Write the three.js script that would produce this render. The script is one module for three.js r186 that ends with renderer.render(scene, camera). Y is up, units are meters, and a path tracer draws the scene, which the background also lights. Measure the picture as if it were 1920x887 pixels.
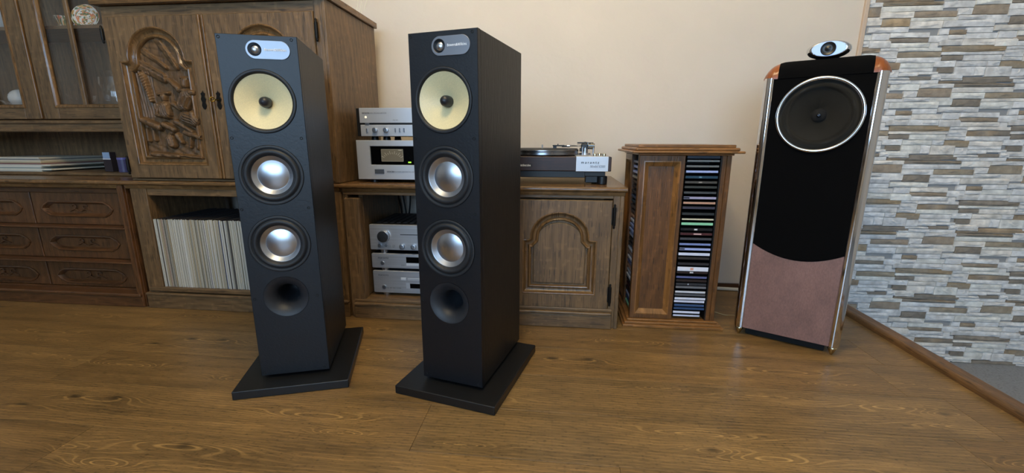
import * as THREE from 'three';
import { RoundedBoxGeometry } from 'three/addons/geometries/RoundedBoxGeometry.js';
import { mergeGeometries, toCreasedNormals, mergeVertices } from 'three/addons/utils/BufferGeometryUtils.js';
import { RectAreaLightUniformsLib } from 'three/addons/lights/RectAreaLightUniformsLib.js';

// ------------------------------------------------------------------ camera, sky, lights, exposure
const scene = new THREE.Scene();
const D = Math.PI / 180;
const camera = new THREE.PerspectiveCamera(2 * Math.atan(443.5 / 800.79) / D, 1920 / 887, 0.05, 60);
camera.position.set(0, 0.752, 0);
camera.rotation.order = 'YXZ';
camera.rotation.set(-12.688 * D, 5.9221 * D, 0.1684 * D);
const renderer = new THREE.WebGLRenderer({ antialias: true });
renderer.toneMapping = THREE.LinearToneMapping;
renderer.toneMappingExposure = 1.0;
renderer.shadowMap.enabled = true;
renderer.shadowMap.type = THREE.PCFSoftShadowMap;
RectAreaLightUniformsLib.init();
scene.background = new THREE.Color().setRGB(0.9, 1.25, 1.8);           // overcast sky, seen through the window behind the camera
const WIN = { x0: -2.4, x1: 0.95, y0: 0.8, y1: 2.25, z: 3.0 };
const DAY = 7.1, LAMP = 1.2;
{ // daylight that comes in through the window opening
  const l = new THREE.RectAreaLight(new THREE.Color().setRGB(0.45, 0.72, 1.03), DAY, WIN.x1 - WIN.x0, WIN.y1 - WIN.y0);
  l.name = 'window_daylight';
  l.position.set((WIN.x0 + WIN.x1) / 2, (WIN.y0 + WIN.y1) / 2, WIN.z - 0.03);
  l.lookAt(l.position.x, l.position.y, -5);
  scene.add(l);
}
const LAMP_AT = [-0.15, 2.25, -0.5];

// ------------------------------------------------------------------ helpers
function rng(seed) { let s = seed >>> 0; return () => { s = (s + 0x6D2B79F5) | 0; let t = Math.imul(s ^ (s >>> 15), 1 | s); t = (t + Math.imul(t ^ (t >>> 7), 61 | t)) ^ t; return ((t ^ (t >>> 14)) >>> 0) / 4294967296; }; }
const R0 = rng(20240611);
function hash2(x, y, s) { let h = Math.imul(x, 374761393) + Math.imul(y, 668265263) + Math.imul(s, 974711); h = Math.imul(h ^ (h >>> 13), 1274126177); return ((h ^ (h >>> 16)) >>> 0) / 4294967296; }
function vnoise(x, y, px, py, s) { // tiling value noise, period px, py
  const xi = Math.floor(x), yi = Math.floor(y), fx = x - xi, fy = y - yi, u = fx * fx * (3 - 2 * fx), v = fy * fy * (3 - 2 * fy);
  const m = (a, p) => ((a % p) + p) % p, h = (a, b) => hash2(m(a, px), m(b, py), s);
  return (h(xi, yi) * (1 - u) + h(xi + 1, yi) * u) * (1 - v) + (h(xi, yi + 1) * (1 - u) + h(xi + 1, yi + 1) * u) * v;
}
function fbm(u, v, fx, fy, oct, s) { let a = 0.5, t = 0, n = 0; for (let i = 0; i < oct; i++) { t += a * vnoise(u * fx, v * fy, fx, fy, s + i * 17); n += a; a *= 0.5; fx *= 2; fy *= 2; } return t / n; }
const clamp = (x, a = 0, b = 1) => Math.min(b, Math.max(a, x)), lerp = (a, b, t) => a + (b - a) * t, sst = (a, b, x) => { const t = clamp((x - a) / (b - a)); return t * t * (3 - 2 * t); };
function tex(w, h, fn, srgb = true) {
  const d = new Uint8Array(w * h * 4);
  for (let y = 0; y < h; y++) for (let x = 0; x < w; x++) { const c = fn(x / w, y / h, x, y), o = (y * w + x) * 4; if (typeof c === 'number') { d[o] = d[o + 1] = d[o + 2] = clamp(c) * 255; } else { d[o] = clamp(c[0]) * 255; d[o + 1] = clamp(c[1]) * 255; d[o + 2] = clamp(c[2]) * 255; } d[o + 3] = 255; }
  const t = new THREE.DataTexture(d, w, h, THREE.RGBAFormat); t.wrapS = t.wrapT = THREE.RepeatWrapping; t.magFilter = THREE.LinearFilter; t.minFilter = THREE.LinearMipmapLinearFilter; t.generateMipmaps = true; if (srgb) t.colorSpace = THREE.SRGBColorSpace; t.needsUpdate = true; return t;
}
const std = (o) => new THREE.MeshStandardMaterial(o), phy = (o) => new THREE.MeshPhysicalMaterial(o);
const hex = (h) => new THREE.Color(h);

// naming and building
const taken = new Map(), baseOf = new Map();
function numbered(n) { const k = taken.get(n) ?? 0; taken.set(n, k + 1); return k ? n + '_' + String(k).padStart(3, '0') : n; }
function shadows(m) { m.castShadow = m.receiveShadow = true; return m; }
function thing(name, label, category, at = [0, 0, 0], group) { // a Group at the thing's base; parts are given in scene metres
  const o = new THREE.Group(); o.name = numbered(name); o.position.set(...at); scene.add(o);
  o.userData = { label, category }; if (group) o.userData.group = group; baseOf.set(o, at); return o;
}
function local(name, label, category, at, turn = 0, group) { // the same, but parts are given in the thing's own axes
  const o = new THREE.Group(); o.name = numbered(name); o.position.set(...at); o.rotation.y = turn; scene.add(o);
  o.userData = { label, category }; if (group) o.userData.group = group; return o;
}
function structure(name) { const o = new THREE.Group(); o.name = name; o.userData = { kind: 'structure' }; scene.add(o); return o; }
function part(name, geo, mat, parent, label) {
  const g = Array.isArray(geo) ? merge(geo) : geo;
  let p = parent, at = null; while (p && !at) { at = baseOf.get(p); p = p.parent; }
  if (at) g.translate(-at[0], -at[1], -at[2]);
  const m = shadows(new THREE.Mesh(g, mat)); m.name = name; if (label) m.userData.label = label; parent.add(m); return m;
}
function solo(name, geo, mat, label, category, group) { // a thing that is one mesh
  const g = Array.isArray(geo) ? merge(geo) : geo; g.computeBoundingBox(); const b = g.boundingBox, at = [(b.min.x + b.max.x) / 2, b.min.y, (b.min.z + b.max.z) / 2];
  g.translate(-at[0], -at[1], -at[2]); const m = shadows(new THREE.Mesh(g, mat)); m.name = numbered(name); m.position.set(...at); m.userData = { label, category }; if (group) m.userData.group = group; scene.add(m); baseOf.set(m, at); return m;
}
function merge(list) { list = list.map((g) => { let q = g.index ? g.toNonIndexed() : g; for (const k of Object.keys(q.attributes)) if (!['position', 'normal', 'uv'].includes(k)) q.deleteAttribute(k); if (!q.attributes.uv) q.setAttribute('uv', new THREE.BufferAttribute(new Float32Array(q.attributes.position.count * 2), 2)); return q; }); return list.length === 1 ? list[0] : mergeGeometries(list); }
// uv in metres: v runs along the grain axis
function grain(g, axis = 'y', k = 1, seed = null) {
  const q = g.index ? g.toNonIndexed() : g, p = q.attributes.position, n = q.attributes.normal, uv = new Float32Array(p.count * 2), r = seed === null ? R0 : rng(seed), ou = r() * 3, ov = r() * 3;
  const A = { x: 0, y: 1, z: 2 }[axis];
  for (let i = 0; i < p.count; i += 3) {
    const N = [0, 0, 0]; for (let j = 0; j < 3; j++) { N[0] += n.getX(i + j); N[1] += n.getY(i + j); N[2] += n.getZ(i + j); }
    let d = 0; for (let a = 1; a < 3; a++) if (Math.abs(N[a]) > Math.abs(N[d])) d = a;
    const [a, b] = d === A ? [(A + 1) % 3, (A + 2) % 3] : [3 - d - A, A];
    for (let j = 0; j < 3; j++) { const P = [p.getX(i + j), p.getY(i + j), p.getZ(i + j)]; uv[(i + j) * 2] = P[a] * k + ou; uv[(i + j) * 2 + 1] = P[b] * k + ov; }
  }
  q.setAttribute('uv', new THREE.BufferAttribute(uv, 2)); return q;
}
// box by extents, rounded; g: grain axis
function bx(x0, x1, y0, y1, z0, z1, r = 0.002, g = 'y') {
  const w = x1 - x0, h = y1 - y0, d = z1 - z0, rr = Math.min(r, w * 0.45, h * 0.45, d * 0.45);
  const b = rr > 0.0004 ? new RoundedBoxGeometry(w, h, d, 1, rr) : new THREE.BoxGeometry(w, h, d);
  b.translate((x0 + x1) / 2, (y0 + y1) / 2, (z0 + z1) / 2); return grain(b, g);
}
function shape(pts) { const s = new THREE.Shape(); pts.forEach(([x, y], i) => (i ? s.lineTo(x, y) : s.moveTo(x, y))); s.closePath(); return s; }
function ext(s, z0, z1, bevel = 0, g = 'y', curve = 12) { // extruded along z between z0 and z1
  const b = Math.min(bevel, (z1 - z0) * 0.45), e = new THREE.ExtrudeGeometry(s, { depth: z1 - z0 - 2 * b, bevelEnabled: b > 0, bevelThickness: b, bevelSize: b, bevelOffset: -b, bevelSegments: 1, curveSegments: curve });
  e.translate(0, 0, z0 + b); return grain(e, g);
}
function lathe(pts, seg = 40) { const g = new THREE.LatheGeometry(pts.map(([r, y]) => new THREE.Vector2(Math.max(r, 0.00001), y)), seg); return g; } // round y
function latheZ(pts, x, y, z, seg = 40) { const g = new THREE.LatheGeometry(pts.map(([r, h]) => new THREE.Vector2(Math.max(r, 0.00001), h)), seg); g.rotateX(Math.PI / 2); g.translate(x, y, z); return g; } // h towards +z
function cyl(r0, r1, h, x, y, z, seg = 20) { const g = new THREE.CylinderGeometry(r1, r0, h, seg); g.translate(x, y + h / 2, z); return g; }
function tube(pts, r, seg = 24, rad = 8) { return new THREE.TubeGeometry(new THREE.CatmullRomCurve3(pts.map((p) => new THREE.Vector3(...p))), seg, r, rad, false); }
function creased(g, a) { if (!g.index) g.setIndex([...Array(g.attributes.position.count).keys()]); return toCreasedNormals(g, a); }
// a moulding: profile [offset to the left of the path, z] swept round a closed path in the xy plane
function sweep(path, profile, closed = true, g = 'y') {
  const n = path.length, P = [], norm = (a) => { const l = Math.hypot(a[0], a[1]) || 1; return [a[0] / l, a[1] / l]; };
  const rows = [];
  for (let i = 0; i < n; i++) {
    const a = path[(i - 1 + n) % n], b = path[i], c = path[(i + 1) % n];
    let d0 = norm([b[0] - a[0], b[1] - a[1]]), d1 = norm([c[0] - b[0], c[1] - b[1]]); if (!closed && i === 0) d0 = d1; if (!closed && i === n - 1) d1 = d0;
    const n0 = [-d0[1], d0[0]], n1 = [-d1[1], d1[0]], m = norm([n0[0] + n1[0], n0[1] + n1[1]]), k = 1 / Math.max(0.45, m[0] * n0[0] + m[1] * n0[1]);
    rows.push(profile.map(([o, z]) => [b[0] + m[0] * o * k, b[1] + m[1] * o * k, z]));
  }
  const last = closed ? n : n - 1;
  for (let i = 0; i < last; i++) for (let j = 0; j < profile.length - 1; j++) { const A = rows[i][j], B = rows[(i + 1) % n][j], C = rows[(i + 1) % n][j + 1], E = rows[i][j + 1]; P.push(...A, ...B, ...C, ...A, ...C, ...E); }
  let q = new THREE.BufferGeometry(); q.setAttribute('position', new THREE.BufferAttribute(new Float32Array(P), 3)); q.computeVertexNormals(); q.setAttribute('uv', new THREE.BufferAttribute(new Float32Array(P.length / 3 * 2), 2)); q = creased(q, 0.7); return grain(q, g);
}
function archPath(cx, y0, ys, hw, ear, top, seg = 22) { // panel with eared arch, anticlockwise from bottom left
  const p = [[cx - hw, y0], [cx + hw, y0], [cx + hw, ys], [cx + hw - ear * 0.75, ys], [cx + hw - ear, ys + 0.008]];
  const r = hw - ear, h = top - ys - 0.008;
  for (let i = 1; i < seg; i++) { const a = Math.PI * i / seg; p.push([cx + r * Math.cos(a), ys + 0.008 + h * Math.pow(Math.sin(a), 0.92)]); }
  p.push([cx - hw + ear, ys + 0.008], [cx - hw + ear * 0.75, ys], [cx - hw, ys]); return p;
}
function canvas(w, h, draw, clear = false) { const c = document.createElement('canvas'); c.width = w; c.height = h; const x = c.getContext('2d'); if (clear) x.clearRect(0, 0, w, h); draw(x, w, h); const t = new THREE.CanvasTexture(c); t.colorSpace = THREE.SRGBColorSpace; t.anisotropy = 4; return t; }
function print(w, h, x, y, z, draw, px = 512) { // flat print: a thin sheet of ink on a front face (xy plane)
  const t = canvas(px, Math.max(8, Math.round(px * h / w)), draw, true), m = std({ map: t, transparent: true, roughness: 0.6, polygonOffset: true, polygonOffsetFactor: -1 }), g = new THREE.PlaneGeometry(w, h); g.translate(x, y, z); return [g, m];
}

// ------------------------------------------------------------------ materials
const oakTex = tex(512, 1024, (u, v) => {
  const w = fbm(u, v, 3, 2, 3, 5), f = u * 26 + w * 9 + Math.sin(v * Math.PI * 2) * 0.6;
  const ring = 0.5 + 0.5 * Math.sin(f * Math.PI * 2 * 0.5), fine = vnoise(u * 256, v * 12, 256, 12, 3), pore = sst(0.70, 0.9, vnoise(u * 220, v * 26, 220, 26, 9)), fleck = sst(0.74, 0.86, vnoise(u * 40, v * 60, 40, 60, 21));
  const k = 0.80 + 0.12 * ring + 0.14 * (fine - 0.5) - 0.24 * pore + 0.09 * fleck + 0.22 * (fbm(u, v, 4, 3, 3, 31) - 0.5);
  return [0.50 * k, 0.388 * k, 0.262 * k];
});
const oakBump = tex(256, 512, (u, v) => 0.6 + 0.25 * (vnoise(u * 128, v * 10, 128, 10, 3) - 0.5) - 0.5 * sst(0.72, 0.9, vnoise(u * 110, v * 22, 110, 22, 9)), false);
const rep = (t, x, y) => { const c = t.clone(); c.repeat.set(x, y); c.needsUpdate = true; return c; };
const oakMap = rep(oakTex, 2, 1), oakB = rep(oakBump, 4, 2);
const oak = std({ map: oakMap, bumpMap: oakB, bumpScale: 0.0006, roughness: 0.42, color: 0xffffff });
const oakEdge = std({ map: oakMap, bumpMap: oakB, bumpScale: 0.0004, roughness: 0.24, color: new THREE.Color().setRGB(1.1, 0.98, 0.82) });  // golden highlight of the edges put into the colour, lighter than plain oak
const oakCarve = std({ map: oakMap, bumpMap: oakB, bumpScale: 0.0008, roughness: 0.5, color: 0xe8dccc });
const oakRed = std({ map: oakMap, bumpMap: oakB, bumpScale: 0.0005, roughness: 0.34, color: 0xe2c4b4 });
const rackWood = std({ map: oakMap, bumpMap: oakB, bumpScale: 0.0005, roughness: 0.36, color: new THREE.Color().setRGB(0.8, 0.58, 0.40) });
const rackTrim = std({ map: oakMap, bumpMap: oakB, bumpScale: 0.0005, roughness: 0.34, color: new THREE.Color().setRGB(1.6, 1.22, 0.78) });  // lamplight on the tower trim put into the colour, lighter than its doors
const iron = std({ color: 0x23211f, roughness: 0.45, metalness: 0.8 }), brass = std({ color: 0x8d7436, roughness: 0.35, metalness: 1 });
const vinylMap = tex(256, 512, (u, v) => { const k = 0.75 + 0.35 * (vnoise(u * 128, v * 10, 128, 10, 41) - 0.5) + 0.3 * (vnoise(u * 50, v * 6, 50, 6, 43) - 0.5); return [0.115 * k, 0.11 * k, 0.105 * k]; });
const vinylB = rep(tex(256, 512, (u, v) => vnoise(u * 128, v * 12, 128, 12, 47), false), 5, 3);
const ash = std({ map: rep(vinylMap, 5, 3), bumpMap: vinylB, bumpScale: 0.0004, roughness: 0.48 });
const baffle = std({ color: hex(0x080b12), roughness: 0.45, bumpMap: rep(tex(128, 128, (u, v) => fbm(u, v, 32, 32, 2, 7), false), 8, 8), bumpScale: 0.0002 });
const blackPlastic = std({ color: 0x141415, roughness: 0.4 }), blackMatte = std({ color: 0x0b0b0c, roughness: 0.9 }), rubber = std({ color: 0x1b1c1f, roughness: 0.55 });
const aluCone = std({ color: 0xc2c5cb, roughness: 0.3, metalness: 1 }), aluRing = std({ color: 0xb9bcc2, roughness: 0.36, metalness: 1 });
const brushMap = tex(256, 256, (u, v) => { const k = 0.96 + 0.08 * (vnoise(u * 128, v * 2, 128, 2, 61) - 0.5); return [k, k, k]; });
const brushed = std({ color: 0xc3c6cc, map: rep(brushMap, 2, 3), roughness: 0.42, metalness: 0.65 });
const silverPaint = std({ color: 0xc9ccd2, roughness: 0.42, metalness: 0.5 });
const plateMetal = std({ color: 0x8a8d94, roughness: 0.4, metalness: 0.8 });
const chrome = std({ color: 0xd8d9dc, roughness: 0.07, metalness: 1 });
const kevlarMap = tex(256, 256, (u, v, x, y) => { const a = Math.floor(x / 4), b = Math.floor(y / 4), w = (a + b) % 2, k = (w ? 1 : 0.93) * (0.96 + 0.08 * hash2(a, b, 4)); return [0.92 * k, 0.85 * k, 0.655 * k]; });
const kevlar = std({ map: rep(kevlarMap, 3, 3), roughness: 0.42, metalness: 0.0 });
const cherryMap = tex(512, 512, (u, v) => { const k = 0.88 + 0.12 * (vnoise(u * 200, v * 60, 200, 60, 71) - 0.5) + 0.16 * (fbm(u, v, 6, 4, 3, 77) - 0.5); return [0.58 * k, 0.435 * k, 0.40 * k]; });
const cherry = std({ map: rep(cherryMap, 3, 3), roughness: 0.4 });
const cherryCap = std({ color: 0x9a5528, map: rep(brushMap, 3, 3), roughness: 0.28 });
const cloth = phy({ color: 0x060607, roughness: 1, specularIntensity: 0.25, bumpMap: rep(tex(64, 64, (u, v, x, y) => ((x >> 2) + (y >> 2)) % 2, false), 60, 60), bumpScale: 0.0003 });
const glassPane = phy({ color: 0xffffff, transmission: 1, thickness: 0, roughness: 0.02, ior: 1.5 });
const crystal = phy({ color: 0xffffff, transmission: 1, thickness: 0, roughness: 0.02, ior: 1.52, specularIntensity: 1 });
const darkWindow = std({ color: 0x060607, roughness: 0.12 });
const whitePlastic = std({ color: 0xd9d6cc, roughness: 0.4 });

// ------------------------------------------------------------------ the room
const ZW = -2.21, X_STEP = 1.29, X_WALL_R = 3.3, X_WALL_L = -4.9, Z_F = 3.0, Y_C = 2.62, Y_LOW = -0.346;
const paintBump = rep(tex(256, 256, (u, v) => fbm(u, v, 24, 24, 4, 81), false), 2.2, 2.2);
const paintMap = rep(tex(256, 256, (u, v) => { const k = 0.985 + 0.03 * (fbm(u, v, 8, 8, 4, 83) - 0.5); return [0.875 * k, 0.83 * k, 0.775 * k]; }), 0.7, 0.7);
const paint = std({ map: paintMap, bumpMap: paintBump, bumpScale: 0.0006, roughness: 0.75 });
const ceilPaint = std({ color: 0xe9e6df, bumpMap: paintBump, bumpScale: 0.001, roughness: 0.9 });
{
  const w = structure('wall_back'); part('wall_panel', [bx(X_WALL_L - 0.15, 1.33, -0.5, Y_C, ZW - 0.15, ZW, 0)], paint, w);
  const l = structure('wall_left'); part('wall_panel', [bx(X_WALL_L - 0.15, X_WALL_L, -0.5, Y_C, ZW, Z_F, 0)], paint, l);
  const r = structure('wall_right'); part('wall_panel', [bx(X_WALL_R, X_WALL_R + 0.15, -0.5, Y_C, ZW - 0.15, Z_F, 0)], paint, r);
  const f = structure('wall_front');
  part('wall_panel', [bx(X_WALL_L - 0.15, WIN.x0, -0.5, Y_C, Z_F, Z_F + 0.2, 0), bx(WIN.x1, X_WALL_R + 0.15, -0.5, Y_C, Z_F, Z_F + 0.2, 0), bx(WIN.x0, WIN.x1, -0.5, WIN.y0, Z_F, Z_F + 0.2, 0), bx(WIN.x0, WIN.x1, WIN.y1, Y_C, Z_F, Z_F + 0.2, 0)], paint, f);
  const c = structure('ceiling'); part('ceiling_panel', [bx(X_WALL_L - 0.15, X_WALL_R + 0.15, Y_C, Y_C + 0.15, ZW - 0.15, Z_F + 0.2, 0)], ceilPaint, c);
  // the window behind the camera
  const wi = structure('window_1'), fr = 0.06, z0 = Z_F + 0.06, z1 = Z_F + 0.12, mid = [WIN.x0 + (WIN.x1 - WIN.x0) / 3, WIN.x0 + 2 * (WIN.x1 - WIN.x0) / 3];
  part('window_frame', [bx(WIN.x0, WIN.x1, WIN.y0, WIN.y0 + fr, z0, z1, 0.004), bx(WIN.x0, WIN.x1, WIN.y1 - fr, WIN.y1, z0, z1, 0.004), bx(WIN.x0, WIN.x0 + fr, WIN.y0, WIN.y1, z0, z1, 0.004), bx(WIN.x1 - fr, WIN.x1, WIN.y0, WIN.y1, z0, z1, 0.004), ...mid.map((m) => bx(m - 0.045, m + 0.045, WIN.y0, WIN.y1, z0, z1, 0.004))], whitePlastic, wi);
  part('window_sill', [bx(WIN.x0 - 0.05, WIN.x1 + 0.05, WIN.y0 - 0.04, WIN.y0, Z_F - 0.16, Z_F + 0.06, 0.006)], whitePlastic, wi);
  for (let k = 0; k < 3; k++) part('pane', bx(WIN.x0 + k * (WIN.x1 - WIN.x0) / 3 + 0.05, WIN.x0 + (k + 1) * (WIN.x1 - WIN.x0) / 3 - 0.05, WIN.y0 + 0.05, WIN.y1 - 0.05, z0 + 0.025, z0 + 0.031, 0), glassPane, wi);
}
// floor: laminate planks along x, rows 0.193 wide
const knots = (s) => { const r = rng(s), k = []; for (let i = 0; i < 5; i++) k.push([r(), 0.15 + r() * 0.7, 0.04 + r() * 0.09, 0.05 + r() * 0.10, (r() < 0.5 ? -1 : 1) * (0.25 + r() * 0.5)]); return k; };
function plankTex(seed) {
  const K = knots(seed), r = rng(seed + 5), f0 = 7 + r() * 4;
  return tex(1536, 256, (u, v) => {
    let f = v + 0.10 * (fbm(u, v, 4, 2, 3, seed) - 0.5) + 0.03 * (fbm(u, v, 18, 3, 2, seed + 3) - 0.5);
    let hollow = 0;
    for (const [x, y, lx, ly, a] of K) { let dx = Math.abs(u - x); dx = Math.min(dx, 1 - dx); const e = Math.exp(-(dx * dx / (lx * lx) + (v - y) * (v - y) / (ly * ly))); f += a * 0.42 * e; hollow += Math.exp(-(dx * dx / 0.00016 + (v - y) * (v - y) / 0.0016)) * (a > 0 ? 1 : 0); }
    const t = f * f0 * 2.2, saw = t - Math.floor(t), near = Math.abs(f - v) * 3, line = (sst(0.62, 0.8, saw) * (1 - sst(0.9, 1, saw))) * clamp(0.4 + near);
    const fine = vnoise(u * 60, v * 128, 60, 128, seed + 7), pore = sst(0.72, 0.9, vnoise(u * 150, v * 110, 150, 110, seed + 11)), blot = 0.55 * fbm(u, v, 6, 3, 3, seed + 13) + 0.45 * fbm(u, v, 2, 9, 3, seed + 17);
    const k = 0.84 + 0.20 * (fine - 0.5) - 0.15 * pore + 0.60 * (blot - 0.5) + 0.30 * line - 0.35 * clamp(hollow);
    return [0.61 * k, 0.482 * k + 0.006 * line, 0.302 * k];
  });
}
const plankB = tex(512, 128, (u, v) => 0.6 + 0.3 * (vnoise(u * 50, v * 96, 50, 96, 91) - 0.5) - 0.4 * sst(0.75, 0.9, vnoise(u * 120, v * 80, 120, 80, 92)), false);
const plankMats = [101, 202, 303, 404].map((s, i) => std({ map: plankTex(s), bumpMap: plankB, bumpScale: 0.0003, roughness: 0.34, color: [0xffffff, 0xf6f2ec, 0xf0ebe4, 0xfffaf2][i] }));
const screed = std({ color: 0x4c463f, roughness: 0.9 });
{
  const fl = structure('floor'), PW = 0.193, PL = 1.385, Z0 = -0.886, r = rng(7);
  part('subfloor', [bx(X_WALL_L, 1.335, -0.4, -0.012, ZW, Z_F, 0)], screed, fl);
  let n = 0;
  for (let k = -7; k <= 20; k++) {
    const z1 = Z0 + k * PW + PW, z0 = z1 - PW; let x = 0.165 + (k === 0 ? 0 : r() * PL) - PL * 4; if (k === 1) x = -0.55 - PL * 3;
    for (; x < X_STEP; x += PL) {
      const a = Math.max(x, X_WALL_L), b = Math.min(x + PL, X_STEP + 0.02), q0 = Math.max(z0, ZW), q1 = Math.min(z1, Z_F); if (b - a < 0.01 || q1 - q0 < 0.01) { r(); continue; }
      const g = new RoundedBoxGeometry(b - a - 0.0006, 0.012, q1 - q0 - 0.0006, 1, 0.0008); g.translate((a + b) / 2, -0.006, (q0 + q1) / 2);
      const q = g.toNonIndexed(), p = q.attributes.position, uv = q.attributes.uv, flip = r() < 0.5, off = r();
      for (let i = 0; i < p.count; i++) { let u = (p.getX(i) - x) / PL, v = (p.getZ(i) - z0) / PW; if (flip) { u = 1 - u; v = 1 - v; } uv.setXY(i, u + (off < 0.5 ? 0 : 0.5), v); }
      part(n ? 'plank_' + String(n).padStart(3, '0') : 'plank', q, plankMats[Math.floor(r() * 4)], fl); n++;
    }
  }
  const low = structure('floor_001'), carpet = std({ color: 0x92959a, roughness: 0.95, bumpMap: rep(tex(128, 128, (u, v) => fbm(u, v, 40, 40, 2, 97), false), 6, 6), bumpScale: 0.002, map: rep(tex(128, 128, (u, v) => { const k = 0.85 + 0.3 * fbm(u, v, 30, 30, 2, 99); return [k, k, k]; }), 5, 5) });
  part('carpet', [bx(1.335, X_WALL_R, Y_LOW - 0.1, Y_LOW, ZW, Z_F, 0)], carpet, low);
  // step nosing along the edge of the floor
  const nose = new THREE.Shape(); nose.moveTo(X_STEP, 0); nose.lineTo(X_STEP, 0.012); nose.quadraticCurveTo(X_STEP + 0.002, 0.021, X_STEP + 0.012, 0.0225); nose.lineTo(X_STEP + 0.05, 0.0225); nose.quadraticCurveTo(X_STEP + 0.06, 0.021, X_STEP + 0.06, 0.01); nose.lineTo(X_STEP + 0.06, -0.03); nose.lineTo(X_STEP + 0.046, -0.03); nose.lineTo(X_STEP + 0.046, 0); nose.closePath();
  const t1 = structure('trim_1'), ng = new THREE.ExtrudeGeometry(nose, { depth: Z_F - ZW - 0.02, bevelEnabled: false, curveSegments: 4 }); ng.translate(0, 0, ZW + 0.005);
  part('step_nosing', grain(ng, 'z'), std({ map: oakMap, roughness: 0.4, color: new THREE.Color().setRGB(1.15, 0.98, 0.8) }), t1);
  const bb = structure('baseboard_back');
  const B = new THREE.BoxGeometry(1.315 - X_WALL_L, 0.034, 0.014); B.translate((1.315 + X_WALL_L) / 2, 0.017, ZW + 0.007);
  part('baseboard', grain(B, 'x'), std({ map: oakMap, roughness: 0.45, color: 0xa2836a }), bb);
}
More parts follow.
